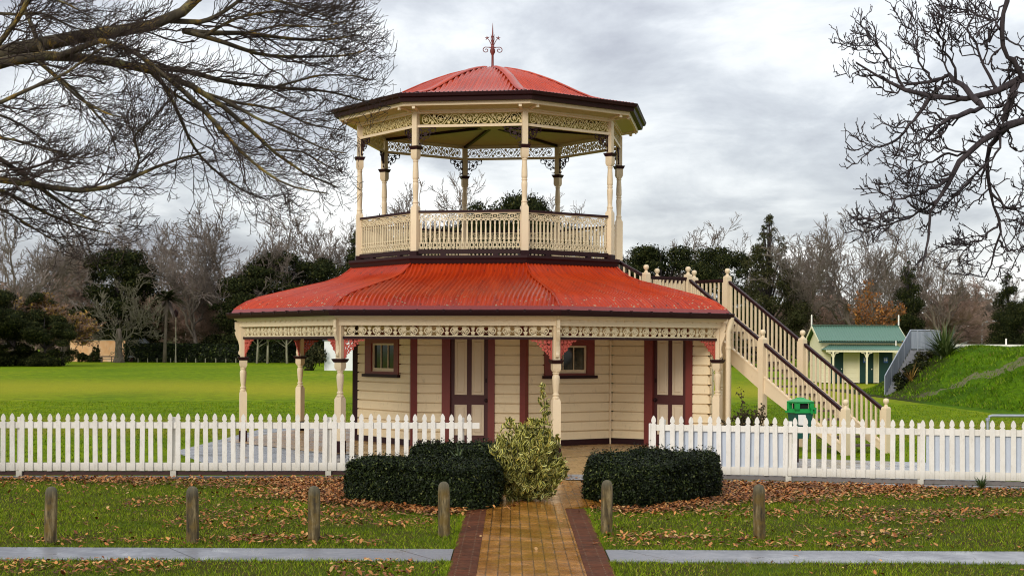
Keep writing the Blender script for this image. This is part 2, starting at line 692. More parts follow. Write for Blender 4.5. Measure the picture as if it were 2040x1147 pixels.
for k in LB:
    Rm = Matrix.Rotation(mid(k), 4, 'Z')
    ap = 6.285 * math.cos(R8)
    for i in range(-9, 10):
        s = i * .252
        mb.prism([(s - .05, 2.905), (s + .05, 2.905), (s + .045, 2.882), (s - .045, 2.882)], -ap - .022, -ap + .002, Rm)
mb.build('dentil', M['cream'], fascia)
mb = MB()       # verandah ceiling, closed at the back
ring(mb, [(3.3, 3.55), (6.3, 2.97), (6.3, 2.99), (3.3, 3.60)], LB)
mb.build('verandah_ceiling', M['cream'], BS)
mb = MB()
ring(mb, [(6.125, 2.487), (6.215, 2.487), (6.215, 2.541), (6.125, 2.541)], LB)
mb.build('frieze_bottom_rail', M['maroon'], BS)

# upper eaves
mb = MB()
ring(mb, [(3.88, 7.945), (3.98, 7.945), (4.00, 8.03), (4.06, 8.05), (4.09, 8.125), (4.05, 8.135), (3.9, 8.10)])
mb.build('upper_gutter', M['maroon'], BS)
mb = MB()
ring(mb, [(3.80, 7.862), (3.86, 7.862), (3.875, 7.944), (3.80, 7.944)])
mb.build('upper_fascia', M['cream'], BS)
mb = MB()
ring(mb, [(3.36, 7.80), (3.80, 7.872), (3.80, 7.9), (3.36, 7.86)])
mb.build('soffit', M['soffit'], BS)
mb = MB()
ring(mb, [(3.29, 7.737), (3.42, 7.737), (3.42, 7.775), (3.46, 7.78), (3.46, 7.83), (3.29, 7.86)])
mb.build('wall_plate', M['cream'], BS)
mb = MB()
ring(mb, [(0.02, 7.90), (3.30, 7.80), (3.30, 7.86), (0.02, 8.0)])
ceil2 = mb.build('upper_ceiling', M['ceil'], BS)
mb = MB()
for k in range(8):
    Rm = Matrix.Rotation(phi(k), 4, 'Z')
    mb.bar(Rm @ Vector((0, -.32, 7.86)), Rm @ Vector((0, -3.28, 7.772)), .07, .07)
mb.build('ceiling_rib', M['maroon'], ceil2)
mb = MB()
mb.lathe([(.42, 7.84), (.42, 7.87), (.30, 7.89)], 8)
mb.build('ceiling_rose', M['ceil'], ceil2)
mb = MB()
for lo, hi, a, b in ((7.42, 7.48, 3.305, 3.405),):
    ring(mb, [(a, lo), (b, lo), (b, hi), (a, hi)])
mb.build('upper_frieze_rail', M['cream'], BS)

# platform
mb = MB()
ring(mb, [(3.30, 4.25), (3.56, 4.25), (3.585, 4.33), (3.62, 4.37), (3.62, 4.43), (3.30, 4.43)])
mb.build('platform_edge', M['maroon'], BS)
mb = MB()
mb.prism([(3.30 * math.cos(i * PI / 4), 3.30 * math.sin(i * PI / 4)) for i in range(8)], 4.36, 4.418,
         Matrix.Rotation(A0 - PI / 2, 4, 'Z') @ Matrix(((1, 0, 0, 0), (0, 0, 1, 0), (0, 1, 0, 0), (0, 0, 0, 1))).to_4x4())
mb.build('platform_floor', M['tread'], BS)


# ---- posts
def square_turned(mb, y, segs, rot45=False):
    """segs: list of ('sq', half, z0, z1) / ('rd', [(r, z)...])"""
    for sg in segs:
        if sg[0] == 'sq':
            _, h, z0, z1 = sg[:4]
            c0, c1 = (sg[4] if len(sg) > 4 else 0), (sg[5] if len(sg) > 5 else 0)
            rows = []
            if c0:
                rows += [(h * .72, z0), (h, z0 + c0)]
            else:
                rows += [(h, z0)]
            if c1:
                rows += [(h, z1 - c1), (h * .72, z1)]
            else:
                rows += [(h, z1)]
            mb.lathe([(r * math.sqrt(2), z) for r, z in rows], 4, None, 0, y, PI / 4)
        else:
            mb.lathe(sg[1], 14, None, 0, y)


def lower_post():
    mb = MB()
    square_turned(mb, -RL, [
        ('sq', .088, .27, 1.235, 0, .06),
        ('rd', [(.07, 1.20), (.082, 1.235), (.083, 1.255), (.062, 1.275), (.060, 1.29), (.074, 1.305), (.074, 1.325), (.055, 1.345), (.054, 1.37), (.066, 1.45), (.078, 1.58), (.083, 1.66), (.078, 1.71), (.062, 1.735), (.060, 1.75), (.076, 1.762), (.076, 1.775), (.064, 1.785), (.064, 1.80), (.078, 1.81), (.078, 1.83)]),
        ('sq', .09, 1.80, 1.985, .06, 0),
        ('sq', .072, 2.05, 2.985)])
    for s in (-1, 1):       # chamfer stops read as small notches
        pass
    p = mb.build('verandah_post', M['cream'], BS, smooth=35)
    mb = MB()
    r2 = math.sqrt(2)
    mb.lathe([(.10 * r2, 1.975), (.112 * r2, 1.985), (.118 * r2, 2.0), (.135 * r2, 2.035), (.137 * r2, 2.052), (.09 * r2, 2.056)], 4, None, 0, -RL, PI / 4)
    mb.build('capital', M['maroon'], p)
    mb = MB()
    mb.lathe([(.096 * r2, 0), (.096 * r2, .25), (.09 * r2, .275)], 4, None, 0, -RL, PI / 4)
    mb.build('plinth', M['maroon'], p)
    # sawn console on the outer face, carrying the fascia
    mb = MB()
    out = [(0, 2.10), (.022, 2.10), (.045, 2.125), (.05, 2.17), (.03, 2.205), (.022, 2.24), (.03, 2.34), (.055, 2.44), (.095, 2.52), (.125, 2.60), (.135, 2.65), (.11, 2.68), (.118, 2.71), (.135, 2.73), (.135, 2.9), (0, 2.9)]
    Mx = Matrix.Translation((0, -RL - .072, 0)) @ Matrix(((0, 1, 0, 0), (-1, 0, 0, 0), (0, 0, 1, 0), (0, 0, 0, 1)))
    mb.prism(out, -.032, .032, Mx)
    mb.build('console', M['cream'], p)
    return p


lp = lower_post()
lp.rotation_euler = (0, 0, phi(0))
for k in (-4, -3, -2, -1, 1, 2, 3):
    copy_part(lp, BS, phi(k))


def upper_post():
    mb = MB()
    square_turned(mb, -RU, [
        ('sq', .083, 4.40, 5.60, 0, .05),
        ('rd', [(.068, 5.56), (.074, 5.62), (.066, 5.635), (.066, 5.66), (.074, 5.67), (.074, 5.69), (.06, 5.71), (.058, 5.78), (.066, 5.95), (.072, 6.06), (.070, 6.12), (.060, 6.14), (.060, 6.16), (.070, 6.17), (.070, 6.19), (.060, 6.20), (.06, 6.215), (.070, 6.23), (.072, 6.27), (.070, 6.38), (.06, 6.56), (.056, 6.62), (.066, 6.635), (.066, 6.65), (.058, 6.66), (.058, 6.68), (.068, 6.70)]),
        ('sq', .083, 6.68, 6.915, .06, 0),
        ('sq', .066, 6.98, 7.74)])
    p = mb.build('upper_post', M['cream'], BS, smooth=35)
    mb = MB()
    r2 = math.sqrt(2)
    mb.lathe([(.09 * r2, 6.91), (.10 * r2, 6.92), (.105 * r2, 6.94), (.122 * r2, 6.975), (.124 * r2, 6.99), (.08 * r2, 6.995)], 4, None, 0, -RU, PI / 4)
    mb.build('capital', M['maroon'], p)
    mb = MB()
    mb.lathe([(.10 * r2, 4.43), (.10 * r2, 4.535), (.088 * r2, 4.55)], 4, None, 0, -RU, PI / 4)
    mb.build('plinth', M['maroon'], p)
    mb = MB()       # curved bracket ends under the soffit
    out = [(0, 7.78), (.05, 7.79), (.12, 7.80), (.20, 7.82), (.28, 7.835), (.35, 7.835), (.36, 7.80), (.40, 7.80), (.40, 7.88), (0, 7.88)]
    Mx0 = Matrix(((0, 1, 0, 0), (-1, 0, 0, 0), (0, 0, 1, 0), (0, 0, 0, 1)))
    for a in (-.30, .30):
        mb.prism(out, -.035, .035, Matrix.Translation((a * .3, -RU - .02, 0)) @ Matrix.Rotation(a, 4, 'Z') @ Mx0)
    mb.build('soffit_bracket', M['cream'], p)
    return p


up = upper_post()
up.rotation_euler = (0, 0, phi(0))
for k in (-4, -3, -2, -1, 1, 2, 3):
    copy_part(up, BS, phi(k))


# ---- lace
def leaf(mb, x, z, r, ang, y0, y1):
    mb.blob(x, z, r, 5, .24, ang, y0, y1, 15)


def lower_frieze():
    mb = MB()
    ap = RL * math.cos(R8)
    y0, y1 = -ap - .014, -ap + .014
    W = RL * math.sin(R8) - .085
    z0, z1 = 2.541, 2.79
    mb.box(-W, W, y0 - .004, y1 + .004, z0, z0 + .027)
    mb.box(-W, W, y0 - .002, y1 + .002, z1 - .016, z1)
    n = 8
    p = 2 * W / n
    zc = (z0 + .022 + z1 - .012) / 2
    hz = (z1 - z0 - .04) / 2
    for i in range(-1, n + 1):
        c = -W + p * (i + .5)
        if i < 0 or i == n:
            continue
        for sg in (-1, 1):
            mb.ribbon([(c + sg * x, z) for x, z in arc(0, zc, .205, hz, 68, -68, 12)], .024, y0, y1)
            mb.ribbon([(c + sg * x, z) for x, z in arc(.02, zc - hz, .13, hz * .95, 0, 80, 8)], .02, y0, y1)
            leaf(mb, c + sg * .095, zc + .045, .075, sg * .9 + PI / 2, y0 - .006, y1)
            leaf(mb, c + sg * .15, zc - .01, .034, 0, y0 - .003, y1)
            mb.ribbon([(c + sg * x, z) for x, z in spiral(.035, zc - .03, .035, .01, 200, -120, 10)], .014, y0, y1)
            leaf(mb, c + sg * .075, zc - .075, .035, sg * .4, y0 - .003, y1)
        e = c + p / 2
        if i < n - 1:
            leaf(mb, e, zc + .05, .05, PI / 2, y0 - .005, y1)
            leaf(mb, e, zc - .045, .058, PI / 2, y0 - .005, y1)
            mb.ribbon([(e, z0 + .02), (e, z1 - .01)], .018, y0, y1)
            for sg in (-1, 1):
                mb.ribbon([(e + sg * x, z) for x, z in arc(.045, zc + .055, .035, .04, 100, 250, 6)], .013, y0, y1)
    # closing half motifs at the posts
    for sg in (-1, 1):
        leaf(mb, sg * (W - .03), zc + .06, .045, 0, y0, y1)
        leaf(mb, sg * (W - .03), zc - .06, .045, 0, y0, y1)
    return mb.build('frieze_panel', M['lace'], BS)


lf = lower_frieze()
lf.rotation_euler = (0, 0, mid(0))
for k in LB:
    if k != 0:
        copy_part(lf, BS, mid(k))


def upper_frieze():
    mb = MB()
    ap = RU * math.cos(R8)
    y0, y1 = -ap - .012, -ap + .012
    W = RU * math.sin(R8) - .07
    z0, z1 = 7.478, 7.739
    zc, hz = (z0 + z1) / 2, (z1 - z0) / 2
    mb.box(-W, W, y0, y1, z1 - .012, z1)
    n = 7
    p = 2 * W / n
    for i in range(n):
        c = -W + p * (i + .5)
        fl = 1 if i % 2 else -1
        mb.ribbon(arc(c, zc, .088, .105, 0, 360, 18), .016, y0, y1)
        mb.blob(c, zc, .072, 6, .38, .2, y0 - .006, y1, 24)
        mb.blob(c, zc, .02, 4, .0, 0, y0 - .016, y1, 8)
        e = c + p / 2
        mb.ribbon([(e - .10, zc - fl * hz * .9), (e - .05, zc - fl * .06), (e, zc), (e + .05, zc + fl * .07), (e + .10, zc + fl * hz * .9)], .018, y0, y1)
        leaf(mb, e + .02, zc - fl * .075, .048, fl * .5, y0 - .004, y1)
        leaf(mb, e - .02, zc + fl * .075, .048, fl * .5 + 2, y0 - .004, y1)
        leaf(mb, e + .06, zc - fl * .02, .03, 0, y0 - .004, y1)
        leaf(mb, e - .06, zc + fl * .02, .03, 0, y0 - .004, y1)
    return mb.build('upper_frieze_panel', M['gold'], BS)


uf = upper_frieze()
uf.rotation_euler = (0, 0, mid(0))
for k in range(1, 8):
    copy_part(uf, BS, mid(k))


def lower_bracket():
    """salmon vine spandrel, left and right of one bay"""
    ap = RL * math.cos(R8)
    y0, y1 = -ap - .012, -ap + .012
    rnd = random.Random(5)
    out = []
    for sg in (-1, 1):
        mb = MB()
        x0 = sg * (RL * math.sin(R8) - .088)
        T = lambda pl: [(x0 - sg * x, z) for x, z in pl]
        mb.ribbon(T([(.012, 2.06), (.012, 2.487)]), .026, y0, y1)
        mb.ribbon(T([(0, 2.478), (.30, 2.478), (.47, 2.47)]), .016, y0, y1)
        mb.ribbon(T(arc(.44, 2.03, .42, .43, 175, 95, 12)), .02, y0, y1)
        mb.ribbon(T(arc(.30, 2.16, .27, .30, 175, 100, 10)), .016, y0, y1)
        mb.ribbon(T(spiral(.10, 2.37, .075, .02, 250, -160, 14)), .014, y0, y1)
        mb.ribbon(T(spiral(.20, 2.39, .065, .02, 200, -160, 12)), .014, y0, y1)
        mb.ribbon(T(spiral(.09, 2.24, .06, .02, 150, -200, 12)), .014, y0, y1)
        for x, z, r in ((.06, 2.43, .05), (.15, 2.43, .055), (.25, 2.43, .05), (.33, 2.45, .04), (.42, 2.462, .033), (.06, 2.33, .05), (.15, 2.33, .06), (.24, 2.35, .045), (.05, 2.24, .042), (.13, 2.25, .05), (.19, 2.27, .04), (.05, 2.16, .036), (.10, 2.19, .033), (.04, 2.10, .028), (.20, 2.32, .03), (.30, 2.39, .035)):
            leaf(mb, x0 - sg * x, z, r * .86, rnd.uniform(0, 6), y0 - .01 * rnd.random(), y1)
        out.append(mb.build('spandrel_bracket', M['salmon'], BS))
    return out


lb = lower_bracket()
for q in lb:
    q.rotation_euler = (0, 0, mid(0))
    for k in LB:
        if k != 0:
            copy_part(q, BS, mid(k))


def upper_bracket():
    ap = RU * math.cos(R8)
    y0, y1 = -ap - .01, -ap + .01
    out = []
    for sg in (-1, 1):
        mb = MB()
        x0 = sg * (RU * math.sin(R8) - .07)
        T = lambda pl: [(x0 - sg * x, z) for x, z in pl]
        mb.ribbon(T([(.008, 7.02), (.008, 7.42)]), .014, y0, y1)
        mb.ribbon(T([(0, 7.413), (.40, 7.413)]), .012, y0, y1)
        mb.ribbon(T(arc(.16, 7.27, .105, .105, 0, 360, 18)), .016, y0, y1)
        mb.blob(x0 - sg * .16, 7.27, .08, 6, .36, .2, y0 - .004, y1, 24)
        mb.ribbon(T(arc(.34, 7.35, .06, .05, 90, 400, 12)), .013, y0, y1)
        mb.ribbon(T(arc(.05, 7.10, .05, .07, 90, 330, 12)), .013, y0, y1)
        for x, z, r in ((.05, 7.37, .04), (.25, 7.37, .04), (.05, 7.18, .04), (.28, 7.30, .03), (.39, 7.39, .03), (.03, 7.05, .025), (.12, 7.14, .03)):
            leaf(mb, x0 - sg * x, z, r, x * 9, y0, y1)
        out.append(mb.build('upper_spandrel_bracket', M['maroon'], BS))
    return out


ub = upper_bracket()
for q in ub:
    q.rotation_euler = (0, 0, mid(0))
    for k in range(1, 8):
        copy_part(q, BS, mid(k))


def balustrade():
    ap = RU * math.cos(R8)
    W = RU * math.sin(R8) - .085
    y0, y1 = -ap - .012, -ap + .012
    mb = MB()
    mb.box(-W, W, y0 - .012, y1 + .012, 5.415, 5.437)
    for z in (5.285, 4.742, 4.626):
        mb.box(-W, W, y0 - .003, y1 + .003, z - .008, z + .008)
    n = 22
    p = 2 * W / n
    for i in range(n):
        x = -W + p * (i + .5)
        # column with cap and foot
        vs = [(.011, 4.80), (.028, 4.815), (.028, 4.835), (.016, 4.86), (.018, 5.0), (.012, 5.17), (.026, 5.19), (.02, 5.205)]
        pl = [(x + r, z) for r, z in vs] + [(x - r, z) for r, z in reversed(vs)]
        mb.prism(pl, y0 - .003, y1 + .003)
        mb.ribbon(arc(x + p / 2, 5.205, p / 2 - .002, .062, 180, 0, 6), .016, y0, y1)
        mb.ribbon(arc(x, 4.684, .038, .046, 0, 360, 12), .016, y0, y1)
        mb.blob(x, 4.775, .03, 3, .25, PI / 2, y0 - .003, y1, 9)
        mb.blob(x, 4.60, .016, 3, .2, PI / 2, y0, y1, 6)
    m = 6
    q = 2 * W / m
    zc = 5.352
    for i in range(m):
        c = -W + q * (i + .5)
        mb.ribbon(arc(c, zc, .068, .05, 0, 360, 14), .017, y0, y1)
        mb.blob(c, zc, .03, 4, .35, 0, y0, y1, 16)
        for sg in (-1, 1):
            T = lambda pl: [(c + sg * xx, z) for xx, z in pl]
            mb.ribbon(T([(.03, 5.41), (.09, 5.395), (.14, 5.345), (.19, 5.305), (.23, 5.30)]), .017, y0, y1)
            mb.ribbon(T(spiral(.165, 5.345, .052, .014, 250, -120, 12)), .015, y0, y1)
            mb.ribbon(T([(.06, 5.31), (.10, 5.33), (.13, 5.37)]), .014, y0, y1)
    b = mb.build('balustrade_panel', M['lace'], BS)
    mb = MB()
    mb.prism([(-W, 5.437), (W, 5.437), (W, 5.488), (-W, 5.488)], -ap - .045, -ap + .045)
    mb.build('handrail', M['maroon'], b)
    mb = MB()
    mb.box(-W, W, -ap - .05, -ap + .05, 4.482, 4.582)
    for s in (-.62, .62):
        mb.box(s - .06, s + .06, -ap - .05, -ap + .05, 4.42, 4.482)
    mb.build('bottom_rail', M['maroon'], b)
    return b


bl = balustrade()
bl.rotation_euler = (0, 0, mid(0))
for k in (-4, -3, -2, -1, 1, 3):
    copy_part(bl, BS, mid(k))
mb = MB()       # boarded gate panel on the stair side
ap = RU * math.cos(R8)
W = RU * math.sin(R8) - .085
for i in range(6):
    mb.box(-W, -.42, -ap - .02, -ap + .02, 4.60 + i * .14, 4.60 + i * .14 + .128)
mb.box(-W, -.42, -ap - .035, -ap + .035, 5.437, 5.488)
mb.build('boarded_panel', M['cream'], BS).rotation_euler = (0, 0, mid(2))


M['doorred'] = paint('dark red brown door paint', (.075, .018, .016), .45, .35, 3)
# ---- core walls
def boards(mb, x0, x1, z0, z1, y):
    p = .2235
    zb = .14
    i = int((z0 - zb) // p)
    while zb + i * p < z1:
        a, b = zb + i * p, zb + (i + 1) * p
        for (q0, q1, ya, yb) in ((a, b - .030, 0, .004), (b - .030, b - .024, .004, .05), (b - .024, b, .05, .05)):
            lo, hi = max(q0, z0), min(q1, z1)
            if hi - lo < .002:
                continue
            f = lambda q: ya + (yb - ya) * (q - q0) / (q1 - q0)
            mb.add([(x0, y + f(lo), lo), (x1, y + f(lo), lo), (x1, y + f(hi), hi), (x0, y + f(hi), hi)], [(0, 1, 2, 3)])
        # underside of the next board
        if z0 < b < z1:
            mb.add([(x0, y + .05, b), (x1, y + .05, b), (x1, y, b), (x0, y, b)], [(0, 1, 2, 3)])
        i += 1


def wall_with(name, x0, x1, y, rotz, op=None, ztop=3.05):
    mb = MB()
    if op:
        a, b, c, d = op
        boards(mb, x0, a, .14, ztop, y)
        boards(mb, b, x1, .14, ztop, y)
        if c > .14:
            boards(mb, a, b, .14, c, y)
        boards(mb, a, b, d, ztop, y)
    else:
        boards(mb, x0, x1, .14, ztop, y)
    o = mb.build(name, M['board'], BS, rotz=rotz)
    mb = MB()
    if op and c <= .14:
        mb.box(x0, a, y - .018, y + .03, 0, .155)
        mb.build('skirting', M['maroon'], o)
        mb = MB()
        mb.box(b, x1, y - .018, y + .03, 0, .155)
    else:
        mb.box(x0, x1, y - .018, y + .03, 0, .155)
    mb.build('skirting', M['maroon'], o)
    return o


def door_at(xa, xb, la, lb_, y, rotz, knob_right):
    """frame xa..xb, leaf la..lb_"""
    top = 2.62
    mb = MB()
    mb.box(la, lb_, y + .06, y + .10, .02, top)
    d = mb.build('door', M['doorred'], BS, rotz=rotz)
    mb = MB()
    mb.box(xa, la, y - .025, y + .10, 0, top + .15)
    mb.box(lb_, xb, y - .025, y + .10, 0, top + .15)
    mb.box(la, lb_, y - .025, y + .10, top, top + .15)
    mb.build('door_frame', M['redtrim'], d)
    mb = MB()
    mb.box(xa - .02, xb + .02, y - .07, y + .10, -.01, .03)
    mb.build('threshold', M['redtrim'], d)
    wd = lb_ - la
    st = wd * .115
    mu = wd * .13
    pw = (wd - 2 * st - mu) / 2
    for i in (0, 1):
        px0 = la + st + i * (pw + mu)
        for z0, z1 in ((.28, .985), (1.215, 2.50)):
            mb = MB()
            yy = y + .06
            b_ = .035
            # bevelled bolection frame and raised field
            mb.box(px0, px0 + pw, yy - .006, yy + .01, z0, z1)
            for (a0, a1, c0, c1) in ((0, b_ * .5, 0, 1), (pw - b_ * .5, pw, 0, 1)):
                mb.box(px0 + a0, px0 + a1, yy - .018, yy - .006, z0, z1)
            mb.box(px0 + b_ * .5, px0 + pw - b_ * .5, yy - .018, yy - .006, z0, z0 + b_ * .5)
            mb.box(px0 + b_ * .5, px0 + pw - b_ * .5, yy - .018, yy - .006, z1 - b_ * .5, z1)
            i0, i1, k0, k1 = px0 + b_ * 1.5, px0 + pw - b_ * 1.5, z0 + b_ * 1.5, z1 - b_ * 1.5
            q = .02
            vs = [(i0, yy - .006, k0), (i1, yy - .006, k0), (i1, yy - .006, k1), (i0, yy - .006, k1),
                  (i0 + q, yy - .02, k0 + q), (i1 - q, yy - .02, k0 + q), (i1 - q, yy - .02, k1 - q), (i0 + q, yy - .02, k1 - q)]
            mb.add(vs, [(0, 1, 5, 4), (1, 2, 6, 5), (2, 3, 7, 6), (3, 0, 4, 7), (4, 5, 6, 7)])
            mb.build('door_panel', M['doorpanel'], d)
    kx = lb_ - st * .5 if knob_right else la + st * .5
    mb = MB()
    Mx = Matrix.Translation((kx, y + .06, 1.09)) @ Matrix.Rotation(PI / 2, 4, 'X')
    mb.lathe([(.05, -.002), (.05, .008), (.018, .012), (.016, .04), (.034, .05), (.038, .07), (.026, .088), (.004, .092)], 12, Mx)
    mb.box(kx - .02, kx + .02, y + .05, y + .06, 1.50, 1.60)
    mb.build('door_knob', M['maroon'], d, smooth=40)
    return d


def window_at(xa, xb, sa, sb, zsill, zs0, zs1, ztop, y, rotz, lights=3):
    mb = MB()
    mb.box(sa, sb, y + .055, y + .085, zs0, zs1)
    # sash = frame around the pane
    wn = MB()
    t = .042
    wn.box(sa, sa + t, y + .02, y + .055, zs0, zs1)
    wn.box(sb - t, sb, y + .02, y + .055, zs0, zs1)
    wn.box(sa + t, sb - t, y + .02, y + .055, zs0, zs0 + t * 1.9)
    wn.box(sa + t, sb - t, y + .02, y + .055, zs1 - t, zs1)
    for i in range(1, lights):
        xx = sa + t + (sb - sa - 2 * t) * i / lights
        wn.box(xx - .008, xx + .008, y + .03, y + .055, zs0 + t * 1.9, zs1 - t)
    wo = wn.build('window', M['cream'], BS, rotz=rotz)
    mb.build('pane', M['glass'], wo)
    fr = MB()
    fr.box(xa, sa, y - .03, y + .085, zsill, ztop)
    fr.box(sb, xb, y - .03, y + .085, zsill, ztop)
    fr.box(sa, sb, y - .03, y + .085, zs1, ztop)
    fr.box(sa, sb, y - .026, y + .085, zsill, zs0)
    fr.build('window_frame', M['redtrim'], wo)
    sl = MB()
    sl.box(xa - .055, xb + .055, y - .085, y + .03, zsill - .07, zsill)
    sl.build('window_sill', M['maroon'], wo)
    return wo


APC = RC * math.cos(R8)
HW = RC * math.sin(R8)
# bay -1 (window), bay 0 (door), bay 1 (window)
e = [s_of(-1, RC, x) for x in (728.5, 794.8, 740.7, 786.0)]
wall_with('wall', -HW, HW, -APC, mid(-1), (e[0], e[1], 1.66, 2.72))
window_at(e[0], e[1], e[2], e[3], 1.66, 1.725, 2.40, 2.72, -APC, mid(-1))
e = [s_of(0, RC, x) for x in (880.4, 985.6, 896.5, 972.2)]
wall_with('wall', -HW, HW, -APC, mid(0), (e[0], e[1], 0, 2.77))
door_at(e[0], e[1], e[2], e[3], -APC, mid(0), True)
e = [s_of(1, RC, x) for x in (1084, 1183, 1099, 1168.5)]
wall_with('wall', -HW, HW, -APC, mid(1), (e[0], e[1], 1.66, 2.72))
window_at(e[0], e[1], e[2], e[3], 1.66, 1.715, 2.36, 2.72, -APC, mid(1))
for k in (-4, -3, -2, 2, 3):
    wall_with('wall', -HW, HW, -APC, mid(k))
# corner stops
for k in (-4, -3, -2, -1, 0, 1):
    mb = MB()
    mb.lathe([(.105, 0), (.105, 3.05)], 4, None, 0, -RC + .035, 0)
    mb.build('corner_board', M['redtrim'] if k > -1 else M['maroon'], BS, rotz=phi(k))
# room under the stair: wall along spoke 2, then round behind the stair
e = [r_of(2, x) for x in (1283.9, 1379.6, 1300.5, 1366.5)]
rw = phi(2) - PI / 2
wall_with('wall', RC, 6.02, 0, rw, (e[0], e[1], 0, 2.77))
door_at(e[0], e[1], e[2], e[3], 0, rw, False)
mb = MB()
boards(mb, -RL * math.sin(R8), RL * math.sin(R8), .14, 2.9, -5.98 * math.cos(R8))
mb.build('wall', M['board'], BS, rotz=mid(2))
mb = MB()
ring(mb, [(3.3, 2.93), (6.1, 2.93), (6.1, 2.98), (3.3, 3.0)], [2])
mb.build('lean_to_roof', M['tread'], BS)
mb = MB()
mb.tube([Vector(((RC - .02) * math.sin(phi(2)) - .035, -(RC - .02) * math.cos(phi(2)) - .07, z)) for z in (.0, 1.5, 3.05)], .022, 8)
mb.build('drain_pipe', M['cream'], BS, smooth=40)
# downpipe with a swan neck beside the corner post
mb = MB()
q = P(1450.5, 760, 34.62) - Vector((CX, CY, 0))
gx, gy = 6.50 * math.sin(phi(2)), -6.50 * math.cos(phi(2))
mb.tube([(gx, gy, 3.02), (gx, gy, 2.93), (gx - .02, gy + .01, 2.86), (q.x + .02, q.y, 2.78), (q.x, q.y, 2.70), (q.x, q.y, 0)], [.075, .07, .065, .062, .058, .058], 12)
mb.lathe([(.07, 2.30), (.07, 2.36)], 12, None, q.x, q.y)
mb.build('downpipe', M['cream'], BS, smooth=45)
# ================================================================== staircase
ST = empty('staircase', (7.27, 32.8, 0))
tag(ST, 'cream timber staircase with brown handrails climbing to the bandstand upper floor', 'staircase')
SO = Vector((7.27, 32.8, 0))
SD = Vector((.59, -.807, 0)).normalized()       # downhill
SW = Vector((.807, .59, 0)).normalized()        # across
Wd = 1.33
n8 = Vector((7.27, 32.8, 0)); n9 = n8 + SW * Wd
n3 = n8 - SD * 5.03; n5 = n3 + SW * Wd; n1 = n3 - SW * 1.36
RISE = 3.09
SL = RISE / 5.03


def newel(p, z0, zf):
    """zf: floor level the newel serves"""
    mb = MB()
    q = p - SO
    ang = math.atan2(SD.y, SD.x)
    Mx = Matrix.Translation((q.x, q.y, 0)) @ Matrix.Rotation(ang, 4, 'Z')
    r2 = math.sqrt(2)
    mb.lathe([(.075 * r2, z0), (.075 * r2, zf + .99), (.066 * r2, zf + 1.02), (.05 * r2, zf + 1.03)], 4, Mx, 0, 0, PI / 4)
    o = mb.build('newel_post', M['cream'], ST)
    mb = MB()
    zb = zf + 1.03
    mb.lathe([(.052, zb - .01), (.05, zb + .02), (.03, zb + .04), (.028, zb + .055), (.05, zb + .075), (.066, zb + .11), (.068, zb + .135), (.055, zb + .17), (.03, zb + .185), (.005, zb + .19)], 14, Mx)
    mb.build('ball_finial', M['cream'], o, smooth=40)
    return o


t6 = 2.5 / 5.03
n6 = n8 - SD * 2.5; n7 = n9 - SD * 2.5
for p, z0, zf in ((n8, 0, 0), (n9, 0, 0), (n6, 0, 2.5 * SL), (n7, 0, 2.5 * SL), (n3, 0, RISE), (n5, 0, RISE), (n1, 2.6, RISE),
                  (P(1383, 540, 38.6) * 1, 0, RISE), (P(1309, 540, 37.8) * 1, 2.6, RISE)):
    newel(Vector((p.x, p.y, 0)), z0, zf)
n4 = Vector((P(1383, 540, 38.6).x, 38.6, 0)); n2 = Vector((P(1309, 540, 37.8).x, 37.8, 0))
UPN = Vector((2.44, 36.42, 0))


def railing(a, b, za, zb, n, inset=.075, stringer=True, name='handrail', zlow=.17):
    """handrail, its balusters, stringer between two newels; za, zb floor levels"""
    d = (b - a)
    L = d.length
    u = d / L
    A, B = a + u * inset - SO, b - u * inset - SO
    sl = (zb - za) / L
    zA, zB = za + sl * inset, zb - sl * inset
    mb = MB()
    mb.bar(A + Vector((0, 0, zA + .93)), B + Vector((0, 0, zB + .93)), .078, .046)
    mb.bar(A + Vector((0, 0, zA + .89)), B + Vector((0, 0, zB + .89)), .05, .03)
    mb.build('handrail', M['maroon'], ST)
    base = MB()
    base.box(-.019, .019, -.019, .019, 0, .94 - zlow - .03)
    proto = None
    ang = math.atan2(u.y, u.x)
    for i in range(n):
        t = (i + .5) / n
        p = A + (B - A) * t
        zz = zA + (zB - zA) * t + zlow
        if proto is None:
            proto = base.build('baluster', M['cream'], ST)
            o = proto
        else:
            o = copy_part(proto, ST)
        o.location = (p.x, p.y, zz)
        o.rotation_euler = (0, 0, ang)
    if stringer:
        mb = MB()
        for (h0, h1, wd) in ((-.21, zlow - .02, .05), (zlow - .02, zlow + .012, .085)):
            vs = []
            x = Vector((-u.y, u.x, 0))
            for (pp, z) in ((A, zA), (B, zB)):
                for hh in (h0, h1):
                    for sg in (-1, 1):
                        v = pp + x * sg * wd / 2
                        vs.append((v.x, v.y, max(0.02, z + hh)))
            mb.add(vs, [(0, 1, 3, 2), (4, 6, 7, 5), (0, 2, 6, 4), (1, 5, 7, 3), (2, 3, 7, 6), (0, 4, 5, 1)])
        mb.build('stringer', M['cream'], ST)


